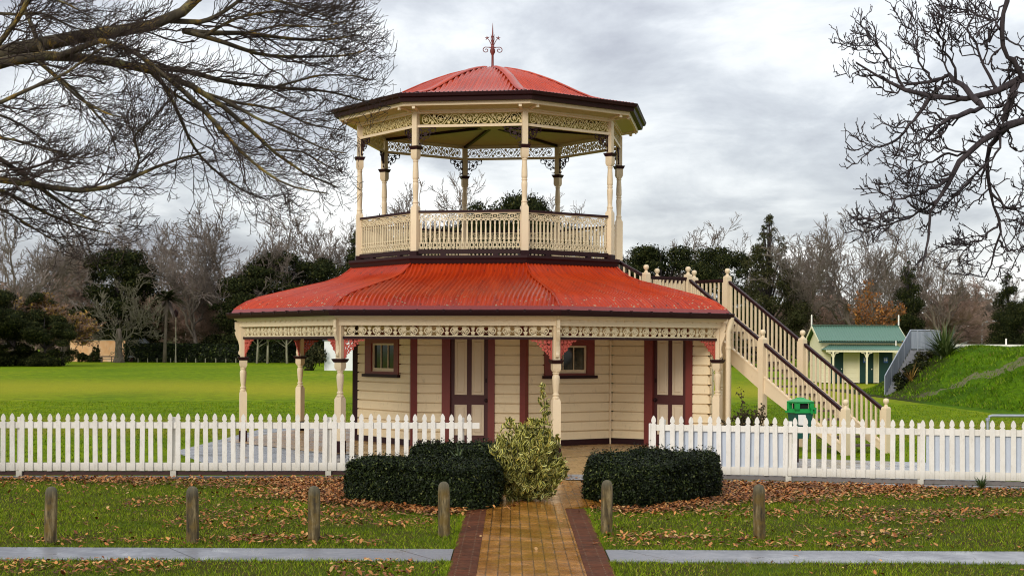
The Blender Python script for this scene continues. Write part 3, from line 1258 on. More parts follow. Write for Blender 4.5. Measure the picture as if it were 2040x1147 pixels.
railing(n8, n6, 0, 2.5 * SL, 17)
railing(n6, n3, 2.5 * SL, RISE, 17)
railing(n9, n7, 0, 2.5 * SL, 17)
railing(n7, n5, 2.5 * SL, RISE, 17)
railing(n1, n3, RISE, RISE, 9, zlow=.05)
railing(n4, n5, RISE, RISE, 7, zlow=.05)
railing(n2, n4, RISE, RISE, 8, zlow=.05)
railing(n1, UPN, RISE, RISE + .46, 5, zlow=.05)
mb = MB()
nst = 17
for i in range(1, nst):
    c = n8 - SD * (5.03 * i / nst) - SO
    z = RISE * i / nst
    a, b = c + SW * .04, c + SW * (Wd - .04)
    for off, w_, zz, h in ((0, .30, z - .02, .04),):
        aa, bb = a - SD * .12, b - SD * .12
        mb.bar(aa + Vector((0, 0, zz)), bb + Vector((0, 0, zz)), .29, .04)
mb.build('tread', M['tread'], ST)
mb = MB()
ld = [n1, n3, n5, n4, n2]
vs = [(p.x - SO.x, p.y - SO.y, z) for z in (RISE - .16, RISE) for p in ld]
mb.add(vs, [(4, 3, 2, 1, 0), (5, 6, 7, 8, 9)] + [(i, (i + 1) % 5, (i + 1) % 5 + 5, i + 5) for i in range(5)])
mb.build('landing', M['tread'], ST)
mb = MB()
lo, hi = n1 * .5 + n2 * .5 - SO, UPN - SO
for i in range(1, 7):
    t = i / 7
    c = lo + (Vector((2.5, 37.3, 0)) - SO - lo) * t
    mb.box(c.x - .16, c.x + .16, c.y - .5, c.y + .5, RISE + 1.3 * t - .04, RISE + 1.3 * t)
mb.build('upper_tread', M['tread'], ST)


# ================================================================== picket fences
def picket_mesh():
    mb = MB()
    w2 = .041
    half = [(w2, 0), (w2, .855), (w2 * 1.0, .868), (w2 * .62, .874), (w2 * .60, .884), (w2 * .98, .896), (w2 * 1.0, .915), (w2 * .86, .952), (w2 * .5, .985), (0, 1.008)]
    poly = half + [(-x, z) for x, z in reversed(half[:-1])]
    mb.prism(poly, -.011, .011)
    return mb


M['basegrey'] = paint('weathered grey base board', (.17, .15, .14), .7, .6, 3, (.05, .02, .018))


def fencemat():
    m, nt, b = nodes('picketwhite weathered')
    pos = geo(nt).outputs['Position']
    sp = nt.nodes.new('ShaderNodeSeparateXYZ')
    link(nt, pos, sp.inputs[0])
    n1 = noise(nt, 3, 6, .65, pos)
    n2 = noise(nt, 26, 5, .7, mapping(nt, pos, (1, 1, .2)))
    n3 = noise(nt, 55, 2, .5, pos)
    c = ramp(nt, n1.outputs[0], [(.35, (.82, .785, .72)), (.7, (.72, .68, .60))]).outputs[0]
    c = mix(nt, ramp(nt, n2.outputs[0], [(.56, gray(0)), (.76, gray(.55))]).outputs[0], c, (.36, .31, .23))
    gr = ramp(nt, mathn(nt, 'ADD', sp.outputs[2], mathn(nt, 'MULTIPLY', n1.outputs[0], .35)), [(.24, gray(.65)), (.46, gray(0))]).outputs[0]
    c = mix(nt, gr, c, (.33, .29, .20))
    c = mix(nt, ramp(nt, n3.outputs[0], [(.72, gray(0)), (.76, gray(.7))]).outputs[0], c, (.20, .16, .11))
    link(nt, c, b.inputs['Base Color'])
    b.inputs['Roughness'].default_value = .5
    b.inputs['Specular IOR Level'].default_value = .3
    bump(nt, b, n2.outputs[0], .2, .004)
    return m


M['picket'] = fencemat()


def fence(name, a, b, spacing, posts, label, boards_at=(), first=0.0, base='darkwood'):
    a, b = Vector(a), Vector(b)
    d = b - a
    L = d.length
    ang = math.atan2(d.y, d.x)
    root = empty(name, a, ang)
    tag(root, label, 'fence')
    proto = None
    n = int((L - first) / spacing)
    rnd = random.Random(3)
    for i in range(n + 1):
        x = first + i * spacing + rnd.uniform(-.006, .006)
        if proto is None:
            proto = picket_mesh().build('picket', M['picket'], root)
            o = proto
        else:
            o = copy_part(proto, root)
        o.location = (x, 0, .125 + rnd.uniform(-.009, .007))
        o.rotation_euler = (rnd.uniform(-.01, .01), rnd.uniform(-.014, .014), rnd.uniform(-.03, .03))
    for z0, z1 in ((.868, .973), (.127, .262)):
        mb = MB()
        mb.box(-.03, L + .02, .013, .055, z0, z1)
        mb.build('rail', M['picket'], root)
    for x in posts:
        mb = MB()
        mb.box(x - .05, x + .05, .057, .155, -.02, 1.06)
        mb.build('fence_post', M['picket'], root)
        mb = MB()
        mb.box(x - .05, x + .05, -.02, .055, -.02, .118)
        mb.build('post_foot', M['picket'], root)
    mb = MB()
    mb.box(-.02, L, .03, .06, .04, .115)
    mb.build('base_board', M[base], root)
    for x0, x1 in boards_at:
        mb = MB()
        mb.box(x0, x1, .058, .07, .20, .865)
        mb.build('backing_board', M['panelgrey'], root)
    return root


def xat(px, Y, py=900):
    return P(px, py, Y).x


fl_a = Vector((-12.6, 26.2, 0))
fl_b = Vector((xat(953, 26.85, 870), 26.85, 0))
Lf = (fl_b - fl_a).length


def along(a, b, px, py=930):
    t = (px - 1020 + ROLL * (py - YH)) / F
    d = b - a
    q = (t * a.y - a.x) / (d.x - t * d.y)
    return q * d.length


lefts = [along(fl_a, fl_b, x) for x in (-270, 38, 345, 654)] + [Lf - .3]
x0 = along(fl_a, fl_b, 953)
sp = .1603
fence('picket_fence', fl_a, fl_b, sp, lefts, 'long white picket fence before the lawn, left of the path', first=x0 - int(x0 / sp) * sp)
fr_a = Vector((xat(1302, 26.53, 880), 26.53, 0))
fr_b = Vector((12.4, 24.29, 0))
Lr = (fr_b - fr_a).length
rights = [along(fr_a, fr_b, x) for x in (1318, 1571, 1834, 2110, 2390)]
bd = [(along(fr_a, fr_b, 1312), along(fr_a, fr_b, 1560)), (along(fr_a, fr_b, 1845), Lr)]
rf = fence('picket_fence', fr_a, fr_b, .1632, rights, 'white picket fence right of the path, pale grey boards behind some pickets', bd, base='basegrey')
mb = MB()
mb.box(-.085, -.052, .0, .10, .19, .99)
mb.build('gate_post', M['picket'], rf)

# ================================================================== bollards
bm_, nt, b = nodes('mossy weathered timber')
g = objc(nt)
pos = geo(nt).outputs['Position']
n1 = noise(nt, 16, 7, .7, mapping(nt, pos, (1, 1, .16)))
n2 = noise(nt, 6, 5, .65, pos)
c = ramp(nt, n1.outputs[0], [(.36, (.016, .011, .005)), (.5, (.085, .060, .022)), (.62, (.24, .18, .085))]).outputs[0]
c = mix(nt, ramp(nt, n2.outputs[0], [(.46, gray(0)), (.62, gray(.8))]).outputs[0], c, (.13, .078, .008))
sp_ = nt.nodes.new('ShaderNodeSeparateXYZ')
link(nt, g, sp_.inputs[0])
c = mix(nt, ramp(nt, mathn(nt, 'ADD', sp_.outputs[2], mathn(nt, 'MULTIPLY', n2.outputs[0], .12)), [(.60, gray(0)), (.68, gray(.75))]).outputs[0], c, (.085, .075, .045))
link(nt, c, b.inputs['Base Color'])
b.inputs['Roughness'].default_value = .85
bump(nt, b, n1.outputs[0], .8, .02)
labs = ['mossy timber bollard at the far left end of the row', 'dark mossy timber bollard, second from the left end of the row',
        'cracked timber bollard on the grass left of the left hedge', 'timber bollard with yellow lichen, left of the brick path',
        'pale split timber bollard right of the brick path', 'dark timber bollard on the grass right of the right hedge']
rnd = random.Random(11)
for (px, py, lab) in zip((100, 384, 625, 885, 1208, 1513), (1083, 1082, 1080, 1068, 1063, 1074), labs):
    p = G(px, py)
    r = .073
    mb = MB()
    n = 20
    rows = [(1.0, -.05), (1.0, .2), (1.0, .4), (.995, .55), (.96, .60), (.86, .635), (.62, .66), (.3, .672), (.02, .675)]
    seed = [rnd.uniform(-.05, .05) for _ in range(n)]
    crack = rnd.randrange(n)
    vs, fs = [], []
    for q, z in rows:
        for i in range(n):
            rr = r * q * (1 + seed[i] * .6 + (-.16 if i == crack and z < .6 else 0))
            vs.append((rr * math.cos(2 * PI * i / n), rr * math.sin(2 * PI * i / n), z))
    for j in range(len(rows) - 1):
        for i in range(n):
            k = (i + 1) % n
            fs.append((j * n + i, j * n + k, (j + 1) * n + k, (j + 1) * n + i))
    mb.add(vs, fs)
    o = mb.build('bollard', bm_, None, smooth=50, loc=p)
    o.rotation_euler = (rnd.uniform(-.02, .02), rnd.uniform(-.025, .025), rnd.uniform(0, 6))
    tag(o, lab, 'bollard', 'timber bollards along the verge')

# ================================================================== litter bin
def plastic(name, col, rough=.4):
    m, nt, b = nodes(name)
    n = noise(nt, 5, 5, .6, geo(nt).outputs['Position'])
    link(nt, ramp(nt, n.outputs[0], [(.3, tuple(c * .75 for c in col)), (.7, col)]).outputs[0], b.inputs['Base Color'])
    b.inputs['Roughness'].default_value = rough
    return m


BIN = empty('litter_bin', P(1594, 900, 30.6).xy.to_3d(), .35)
tag(BIN, 'green plastic litter bin with a hooded lid in front of the staircase', 'litter bin')
bz0, bz1, lz = .50, 1.02, 1.31


def frustum(mb, x0, y0, z0, x1, y1, z1, cap=True):
    vs = [(sx * x0, sy * y0, z0) for sx, sy in ((-1, -1), (1, -1), (1, 1), (-1, 1))] + [(sx * x1, sy * y1, z1) for sx, sy in ((-1, -1), (1, -1), (1, 1), (-1, 1))]
    fs = [(i, (i + 1) % 4, (i + 1) % 4 + 4, i + 4) for i in range(4)]
    if cap:
        fs += [(3, 2, 1, 0), (4, 5, 6, 7)]
    mb.add(vs, fs)


mb = MB()
frustum(mb, .13, .12, bz0, .195, .18, bz1)
mb.build('bin_body', plastic('dark teal green plastic', (.006, .085, .06)), BIN)
mb = MB()
frustum(mb, .232, .21, bz1, .232, .21, bz1 + .035)
for sx in (-1, 1):      # hood posts leave an opening in each side
    for sy in (-1, 1):
        mb.box(min(sx * .205, sx * .12), max(sx * .205, sx * .12), min(sy * .185, sy * .115), max(sy * .185, sy * .115), bz1 + .035, 1.235)
mb.box(-.205, .205, -.185, .185, bz1 + .035, bz1 + .08)
mb.box(-.205, .205, -.185, .185, 1.215, 1.245)
frustum(mb, .215, .195, 1.245, .07, .06, lz)
frustum(mb, .07, .06, lz, .045, .04, lz + .018)
mb.box(.12, .16, -.225, -.20, bz1 - .02, bz1 + .11)
mb.box(.20, .24, -.225, -.20, bz1 - .02, bz1 + .11)
mb.box(.12, .24, -.228, -.2, bz1 + .07, bz1 + .1)
lid = mb.build('lid', plastic('bright green plastic', (.006, .32, .06)), BIN)
mb = MB()
mb.box(-.11, .11, -.12, .12, bz1 + .08, 1.21)
mb.build('opening_shade', plastic('black opening shade', (.004, .005, .004), .8), lid)  # solid block, painted black as the shade inside the hood
mb = MB()
mb.prism([(-.15, .78), (-.01, .77), (.015, .96), (.0, .985), (-.16, .985)], -.198, -.182)
mb.build('notice', M['white'], BIN)
mb = MB()
mb.box(-.03, .03, .1, .16, 0, .9)
mb.build('support_post', M['maroon'], BIN)

# pipe barrier far right
pr = MB()
a, b_ = P(1968, 829, 30), P(2100, 827, 30)
a.z = b_.z = 1.0
pr.tube([(a.x, a.y, 0), (a.x, a.y, .93), (a.x + .02, a.y, .98), (a.x + .08, a.y, 1.0), (a.x + 3.2, a.y, 1.0), (a.x + 3.26, a.y, .98), (a.x + 3.28, a.y, .93), (a.x + 3.28, a.y, 0)], .03, 10)
pr.lathe([(.045, .90), (.045, .955)], 10, None, a.x, a.y)
tag(pr.build('pipe_barrier', M['galv'], None, smooth=45), 'grey steel pipe barrier behind the fence at the right edge', 'barrier')
# ================================================================== numpy plant tools
def tubes_np(Pp, Rr, sides=3):
    """Pp (N,k,3), Rr (N,k) -> verts, quads"""
    N, k, _ = Pp.shape
    T = np.empty_like(Pp)
    T[:, 1:-1] = Pp[:, 2:] - Pp[:, :-2]
    T[:, 0] = Pp[:, 1] - Pp[:, 0]
    T[:, -1] = Pp[:, -1] - Pp[:, -2]
    T /= np.linalg.norm(T, axis=2, keepdims=True) + 1e-9
    ref = np.where(np.abs(T[:, :1, 2:3]) < .8, np.array([0, 0, 1.]), np.array([1., 0, 0]))
    ref = np.broadcast_to(ref, T.shape)
    X = np.cross(T, ref)
    X /= np.linalg.norm(X, axis=2, keepdims=True) + 1e-9
    Y = np.cross(T, X)
    a = 2 * np.pi * np.arange(sides) / sides
    V = Pp[:, :, None] + Rr[:, :, None, None] * (X[:, :, None] * np.cos(a)[None, None, :, None] + Y[:, :, None] * np.sin(a)[None, None, :, None])
    V = V.reshape(-1, 3)
    i = np.arange(N)[:, None, None] * (k * sides)
    j = np.arange(k - 1)[None, :, None] * sides
    s = np.arange(sides)[None, None, :]
    s2 = (s + 1) % sides
    Q = np.stack([i + j + s, i + j + s2, i + j + sides + s2, i + j + sides + s], -1).reshape(-1, 4)
    return V, Q


def join(parts):
    Vs, Qs, o = [], [], 0
    for V, Q in parts:
        Vs.append(V)
        Qs.append(Q + o)
        o += len(V)
    return np.concatenate(Vs), np.concatenate(Qs)


def sample(Pp, Rr, t):
    """points, tangents, radii at t (N,m)"""
    N, k, _ = Pp.shape
    x = t * (k - 1)
    i = np.clip(x.astype(int), 0, k - 2)
    f = (x - i)[..., None]
    n = np.arange(N)[:, None]
    a, b = Pp[n, i], Pp[n, i + 1]
    r = Rr[n, i] * (1 - f[..., 0]) + Rr[n, i + 1] * f[..., 0]
    d = b - a
    d /= np.linalg.norm(d, axis=2, keepdims=True) + 1e-9
    return a * (1 - f) + b * f, d, r


def grow(rng, Pp, Rr, m, t0, ang, length, k, up=0.0, curl=0.0, rs=.6, rtip=.35, t1=1.0, jitter=.12, bias=None, flat=1.0, lenfall=.45):
    N = len(Pp)
    t = t0 + (t1 - t0) * (np.arange(m)[None] + rng.random((N, m))) / m
    p, d, r = sample(Pp, Rr, t)
    rnd = rng.normal(size=p.shape)
    rnd[..., 1] *= flat
    perp = rnd - d * (rnd * d).sum(-1, keepdims=True)
    perp /= np.linalg.norm(perp, axis=2, keepdims=True) + 1e-9
    a = np.radians(ang) * (1 + .3 * rng.normal(size=t.shape))[..., None]
    dr = d * np.cos(a) + perp * np.sin(a)
    dr[..., 2] += up
    if bias is not None:
        dr += np.array(bias)
    dr /= np.linalg.norm(dr, axis=2, keepdims=True) + 1e-9
    L = length * (.6 + .7 * rng.random(t.shape)) * (1 - lenfall * (t - t0) / (1.0001 - t0))
    s = np.linspace(0, 1, k)
    c = p[:, :, None] + dr[:, :, None] * (L[..., None] * s)[..., None]
    c[..., 2] += (curl * L)[..., None] * s ** 2
    c[:, :, 1:] += rng.normal(size=c[:, :, 1:].shape) * (jitter * L[..., None, None] / k)
    rad = np.minimum(r * rs, 1e9)[..., None] * (1 - (1 - rtip) * s)
    return c.reshape(-1, k, 3), rad.reshape(-1, k)


def cards(rng, C, Nn, length, width, fold=.25, lay=.6):
    """leaf shaped quads at C, roughly facing Nn"""
    n = len(C)
    T = rng.normal(size=(n, 3))
    T -= Nn * (T * Nn).sum(1, keepdims=True) * lay
    T /= np.linalg.norm(T, axis=1, keepdims=True) + 1e-9
    B = np.cross(T, Nn)
    B /= np.linalg.norm(B, axis=1, keepdims=True) + 1e-9
    U = np.cross(B, T)
    L = (length * (.6 + .8 * rng.random(n)))[:, None]
    W = (width * (.6 + .8 * rng.random(n)))[:, None]
    V = np.stack([C - T * L / 2, C + B * W / 2 + U * W * fold, C + T * L / 2, C - B * W / 2 + U * W * fold], 1)
    return V.reshape(-1, 3), np.arange(4 * n).reshape(-1, 4)


M['twig'] = bark('dark grey twig bark', (.024, .016, .013), (.065, .045, .035))
M['limb'] = bark('lichened plane bark', (.030, .024, .016), (.10, .08, .05), ((.19, .17, .07), (.30, .17, .02)), 7)
M['limb2'] = bark('dark purple grey bark', (.022, .017, .019), (.07, .055, .056), None, 9)
M['farbark'] = bark('pale brown winter bark', (.095, .075, .058), (.22, .175, .135))
M['fartwig'] = bark('brown winter twigs', (.115, .09, .075), (.225, .18, .15), None, .4, 1)
M['rosetwig'] = bark('pinkish brown winter twigs', (.26, .165, .125), (.40, .27, .21), None, .3, 1)
M['palebark'] = bark('pale lichened bark', (.16, .14, .09), (.38, .35, .25), None, 3)
M['evergreen'] = leafmat('dark evergreen foliage', [(0, (.010, .015, .006)), (.5, (.020, .026, .008)), (.85, (.045, .05, .014)), (1, (.095, .09, .028))], .8, .05)
M['evergreen2'] = leafmat('brownish conifer foliage', [(0, (.022, .026, .009)), (.5, (.045, .048, .018)), (1, (.085, .075, .03))], .8, .06)
M['autumn'] = leafmat('fading yellow brown leaves', [(0, (.12, .055, .02)), (.5, (.20, .10, .03)), (.8, (.36, .22, .03)), (1, (.45, .30, .04))], .6)
M['orange'] = leafmat('rusty orange leaves', [(0, (.16, .055, .012)), (.6, (.30, .11, .02)), (1, (.40, .17, .03))], .6)
M['hedge'] = leafmat('glossy dark box leaves', [(0, (.005, .008, .003)), (.5, (.010, .016, .004)), (.82, (.022, .034, .008)), (.94, (.06, .08, .018)), (1, (.13, .14, .04))], .5, .12)  # palest leaf tones are yellowish glints put into the colour
M['core'] = paint('shaded hedge interior', (.006, .010, .005), .9, .2)  # near black: the shade inside a hedge put into the colour


# ------------------------------------------------------------------ ground
def groundmat():
    m, nt, b = nodes('lawn and verge')
    pos = geo(nt).outputs['Position']
    sp = nt.nodes.new('ShaderNodeSeparateXYZ')
    link(nt, pos, sp.inputs[0])
    far = mapping(nt, pos, (.10, .03, .1))
    nA = noise(nt, 1.0, 6, .6, far)
    nB = noise(nt, 3.2, 6, .7, mapping(nt, pos, (.6, .22, .6)))
    nC = noise(nt, 22, 6, .75, mapping(nt, pos, (1, .16, 1)))
    c = ramp(nt, nA.outputs[0], [(.32, (.115, .195, .002)), (.5, (.18, .26, .002)), (.68, (.26, .30, .006))]).outputs[0]
    c = mix(nt, ramp(nt, nB.outputs[0], [(.4, gray(0)), (.62, gray(.7))]).outputs[0], c, (.06, .105, .006))
    # worn yellow pitch running across the field
    yy = mathn(nt, 'ADD', sp.outputs[1], mathn(nt, 'MULTIPLY', nA.outputs[0], 26))
    band = ramp(nt, mathn(nt, 'DIVIDE', yy, 200), [(.38, gray(0)), (.455, gray(1)), (.50, gray(1)), (.60, gray(0))]).outputs[0]
    c = mix(nt, mathn(nt, 'MULTIPLY', band, .60), c, (.36, .32, .02))
    yb = ramp(nt, mathn(nt, 'DIVIDE', sp.outputs[1], 100), [(.375, gray(0)), (.40, gray(1)), (.46, gray(1)), (.50, gray(0))]).outputs[0]
    c = mix(nt, mathn(nt, 'MULTIPLY', yb, .5), c, (.28, .20, .03))
    c = mix(nt, ramp(nt, nC.outputs[0], [(.42, gray(0)), (.7, gray(.6))]).outputs[0], c, (.04, .07, .005))
    # damp soil and thin grass of the street verge
    nD = noise(nt, .9, 6, .65, pos)
    v = ramp(nt, nD.outputs[0], [(.35, (.050, .034, .012)), (.5, (.07, .07, .012)), (.66, (.075, .115, .008))]).outputs[0]
    v = mix(nt, ramp(nt, nC.outputs[0], [(.45, gray(0)), (.7, gray(.7))]).outputs[0], v, (.02, .017, .007))
    near = ramp(nt, mathn(nt, 'DIVIDE', sp.outputs[1], 100), [(.262, gray(1)), (.268, gray(0))]).outputs[0]
    link(nt, mix(nt, near, c, v), b.inputs['Base Color'])
    b.inputs['Roughness'].default_value = .9
    b.inputs['Specular IOR Level'].default_value = .03
    bump(nt, b, mathn(nt, 'ADD', nC.outputs[0], nB.outputs[0]), .6, .05)
    return m


M['ground'] = groundmat()
mb = MB()
xs = [-700, -200, -60, -30, -15, -8, 0, 8, 15, 30, 60, 200, 700]
ys = [-30, 0, 10, 15, 18, 21, 24, 27, 34, 45, 70, 120, 230, 500, 1500]
vsx = [(x, y, 0) for y in ys for x in xs]
mb.add(vsx, [(j * 13 + i, j * 13 + i + 1, (j + 1) * 13 + i + 1, (j + 1) * 13 + i) for j in range(len(ys) - 1) for i in range(12)])
gr_ = mb.build('ground', M['ground'])
gr_['kind'] = 'structure'


def brick(name, c1, c2, mortar, bw, bh, rot=0.0, wet=.5, msz=.008, rough=(.12, .5), off=.5, spec=.5, bst=.5):
    m, nt, b = nodes(name)
    pos = geo(nt).outputs['Position']
    t = nt.nodes.new('ShaderNodeTexBrick')
    t.inputs['Color1'].default_value = (*c1, 1)
    t.inputs['Color2'].default_value = (*c2, 1)
    t.inputs['Mortar'].default_value = (*mortar, 1)
    t.inputs['Scale'].default_value = 1
    t.inputs['Mortar Size'].default_value = msz
    t.inputs['Mortar Smooth'].default_value = .4
    t.inputs['Bias'].default_value = -.1
    t.inputs['Brick Width'].default_value = bw
    t.inputs['Row Height'].default_value = bh
    t.offset = off
    nw = noise(nt, 9, 3, .6, pos)
    wob = nt.nodes.new('ShaderNodeVectorMath')
    wob.operation = 'MULTIPLY_ADD'
    link(nt, nw.outputs['Color'], wob.inputs[0])
    wob.inputs[1].default_value = (.02, .02, 0)
    link(nt, pos, wob.inputs[2])
    link(nt, mapping(nt, wob.outputs[0], (1, 1, 1), (0, 0, rot)), t.inputs['Vector'])
    n = noise(nt, 1.3, 6, .65, pos)
    n2 = noise(nt, 14, 5, .7, pos)
    c = mix(nt, ramp(nt, n.outputs[0], [(.38, gray(.0)), (.66, gray(.55))]).outputs[0], t.outputs['Color'], tuple(v * .38 for v in c1))
    c = mix(nt, ramp(nt, n2.outputs[0], [(.46, gray(0)), (.7, gray(.65))]).outputs[0], c, tuple(v * .3 for v in c2))
    n6 = noise(nt, 5, 5, .7, pos)
    c = mix(nt, ramp(nt, n6.outputs[0], [(.62, gray(0)), (.74, gray(.5))]).outputs[0], c, (.03, .035, .008))
    link(nt, c, b.inputs['Base Color'])
    link(nt, ramp(nt, n.outputs[0], [(.5 - .16, gray(rough[1])), (.5 + .14, gray(rough[0]))]).outputs[0], b.inputs['Roughness'])
    h = mathn(nt, 'ADD', mathn(nt, 'MULTIPLY', t.outputs['Fac'], -1.0), mathn(nt, 'MULTIPLY', n2.outputs[0], .5))
    bump(nt, b, h, bst, .012)
    b.inputs['Specular IOR Level'].default_value = spec
    return m


def sheet(name, poly, z, mat, kind='structure', th=0.0):
    mb = MB()
    n = len(poly)
    vs = [(x, y, z) for x, y in poly]
    fs = [tuple(range(n))]
    if th:
        vs += [(x, y, z - th) for x, y in poly]
        fs += [(i, i + n, (i + 1) % n + n, (i + 1) % n) for i in range(n)]
    mb.add(vs, fs)
    o = mb.build(name, mat)
    o['kind'] = kind
    return o


M['yb'] = brick('ochre brick pavers', (.48, .205, .030), (.32, .13, .022), (.075, .038, .013), .235, .125, PI / 2, rough=(.05, .34), bst=.3)
M['rb'] = brick('red brick edging', (.135, .036, .014), (.07, .021, .010), (.17, .10, .055), .28, .068, 0, msz=.008, rough=(.4, .7), spec=.03)
M['cb'] = brick('tan court pavers', (.54, .33, .13), (.44, .26, .09), (.12, .075, .04), .23, .115, .3)
M['wp'] = brick('wet grey paving', (.42, .415, .41), (.28, .275, .275), (.07, .07, .07), .30, .15, .15, rough=(.10, .45))
sheet('wet_paving', [(-7.4, 33.0), (-5.6, 28.6), (-5.2, 27.6), (8.7, 26.6), (8.9, 30.6), (5.9, 31.8), (6.2, 33.5), (6.9, 36), (6.2, 43), (-2, 46), (-7, 42)][::1], .006, M['wp'])
oct_ = [(CX + 6.55 * math.sin(phi(k)), CY - 6.55 * math.cos(phi(k))) for k in range(8)]
sheet('verandah_floor', oct_, .016, M['cb'])
sheet('brick_court', [(-1.6, 26.0), (2.5, 25.9), (4.6, 29.0), (4.6, 32.6), (.9, 31.9), (-3.4, 32.4), (-1.8, 29)], .011, M['cb'])
sheet('brick_path', [(-.35, 13), (.77, 13), (.77, 21.6), (1.5, 22.3), (1.65, 26.0), (-.75, 26.0), (-.6, 22.3), (-.35, 21.6)], .022, M['yb'], th=.03)
sheet('brick_path_edging', [(-.645, 13), (-.352, 13), (-.352, 21.55), (-.645, 21.55)], .024, M['rb'], th=.03)
sheet('brick_path_edging', [(.772, 13), (1.06, 13), (1.06, 21.55), (.772, 21.55)], .024, M['rb'], th=.03)
sheet('dark_paver_band', [(.95, 26.2), (2.3, 26.2), (2.3, 27.3), (.95, 27.3)], .026, M['wp'])


def concretemat():
    m, nt, b = nodes('wet concrete footpath')
    pos = geo(nt).outputs['Position']
    n = noise(nt, 2.2, 7, .65, pos)
    n2 = noise(nt, 16, 5, .7, mapping(nt, pos, (.4, 1, 1)))
    c = ramp(nt, n.outputs[0], [(.3, (.15, .152, .165)), (.7, (.25, .252, .27))]).outputs[0]
    c = mix(nt, ramp(nt, n2.outputs[0], [(.62, gray(0)), (.72, gray(.7))]).outputs[0], c, (.10, .085, .065))
    sp = nt.nodes.new('ShaderNodeSeparateXYZ')
    link(nt, pos, sp.inputs[0])
    j = mathn(nt, 'ADD', sp.outputs[0], mathn(nt, 'MULTIPLY', sp.outputs[1], .55))
    jm = mathn(nt, 'ABSOLUTE', mathn(nt, 'SUBTRACT', mathn(nt, 'FRACT', mathn(nt, 'DIVIDE', mathn(nt, 'ADD', j, .93), 2.6)), .5))
    c = mix(nt, mathn(nt, 'MULTIPLY', mathn(nt, 'LESS_THAN', jm, .004), .8), c, (.03, .028, .025))
    link(nt, c, b.inputs['Base Color'])
    link(nt, ramp(nt, n.outputs[0], [(.4, gray(.55)), (.65, gray(.22))]).outputs[0], b.inputs['Roughness'])
    bump(nt, b, n2.outputs[0], .2, .005)
    return m


M['conc'] = concretemat()
sheet('footpath', [(-12, 16.28), (-.66, 16.28), (-.66, 17.26), (-12, 17.26)], .014, M['conc'], th=.04)
sheet('footpath', [(1.08, 16.28), (12, 16.28), (12, 17.26), (1.08, 17.26)], .014, M['conc'], th=.04)
M['asph'] = paint('damp asphalt strip', (.05, .052, .056), .35, .5, 3)
sheet('edging_strip', [(-13, 25.80), (-1.3, 26.45), (-1.3, 26.95), (-13, 26.35)], .018, M['asph'])
sheet('edging_strip', [(2.5, 26.2), (12.8, 23.9), (12.8, 24.4), (2.5, 26.7)], .018, M['panelgrey'] if False else M['conc'])

# grassy mound at the right
def mound_z(x, y):
    u, v = abs(x - 35.6) / 18.0, abs(y - 68) / 17.5
    d = (u ** 5 + v ** 5) ** .2
    t = max(0.0, min(1.0, (1.0 - d) / .26))
    t = t * t * (3 - 2 * t)
    return 2.28 * t + .10 * t * math.sin(x * .9 + y * .35) + .05 * t * math.sin(x * 2.1 - y * .8)


def moundmat():
    m, nt, b = nodes('mound grass')
    pos = geo(nt).outputs['Position']
    n = noise(nt, 1.0, 6, .65, mapping(nt, pos, (.5, .16, 1.6)))
    n2 = noise(nt, 9, 5, .7, mapping(nt, pos, (1, .3, 1)))
    n3 = noise(nt, .45, 5, .6, mapping(nt, pos, (1, .25, 1), (0, 0, 0), (4, 2, 0)))
    c = ramp(nt, n.outputs[0], [(.32, (.035, .08, .005)), (.48, (.085, .18, .005)), (.66, (.15, .27, .005))]).outputs[0]
    c = mix(nt, ramp(nt, n2.outputs[0], [(.45, gray(0)), (.72, gray(.7))]).outputs[0], c, (.022, .048, .006))
    sp = nt.nodes.new('ShaderNodeSeparateXYZ')
    link(nt, pos, sp.inputs[0])
    # bare worn track slanting across the bank, dead growth on the left shoulder
    ln = mathn(nt, 'SUBTRACT', sp.outputs[1], mathn(nt, 'ADD', 120.6, mathn(nt, 'MULTIPLY', sp.outputs[0], -2.85)))
    ln = mathn(nt, 'ABSOLUTE', mathn(nt, 'ADD', ln, mathn(nt, 'MULTIPLY', mathn(nt, 'SUBTRACT', n3.outputs[0], .5), 9)))
    tr_ = mathn(nt, 'MULTIPLY', mathn(nt, 'LESS_THAN', ln, mathn(nt, 'MULTIPLY', mathn(nt, 'SUBTRACT', n.outputs[0], .36), 8.0)), mathn(nt, 'GREATER_THAN', n2.outputs[0], .44))
    c = mix(nt, mathn(nt, 'MULTIPLY', tr_, .8), c, (.22, .18, .12))
    c = mix(nt, ramp(nt, n3.outputs[0], [(.56, gray(0)), (.68, gray(.6))]).outputs[0], c, (.10, .085, .03))
    lft = mathn(nt, 'ADD', mathn(nt, 'MULTIPLY', sp.outputs[0], -1), mathn(nt, 'MULTIPLY', n3.outputs[0], 3))
    lft = mathn(nt, 'ADD', lft, mathn(nt, 'MULTIPLY', mathn(nt, 'SUBTRACT', sp.outputs[1], 72), .42))
    c = mix(nt, ramp(nt, mathn(nt, 'ADD', mathn(nt, 'DIVIDE', lft, 20), 1.38), [(.40, gray(0)), (.47, gray(.85))]).outputs[0], c, (.045, .045, .015))
    link(nt, c, b.inputs['Base Color'])
    b.inputs['Roughness'].default_value = .9
    b.inputs['Specular IOR Level'].default_value = .03
    bump(nt, b, mathn(nt, 'ADD', n.outputs[0], n2.outputs[0]), .9, .3)
    return m


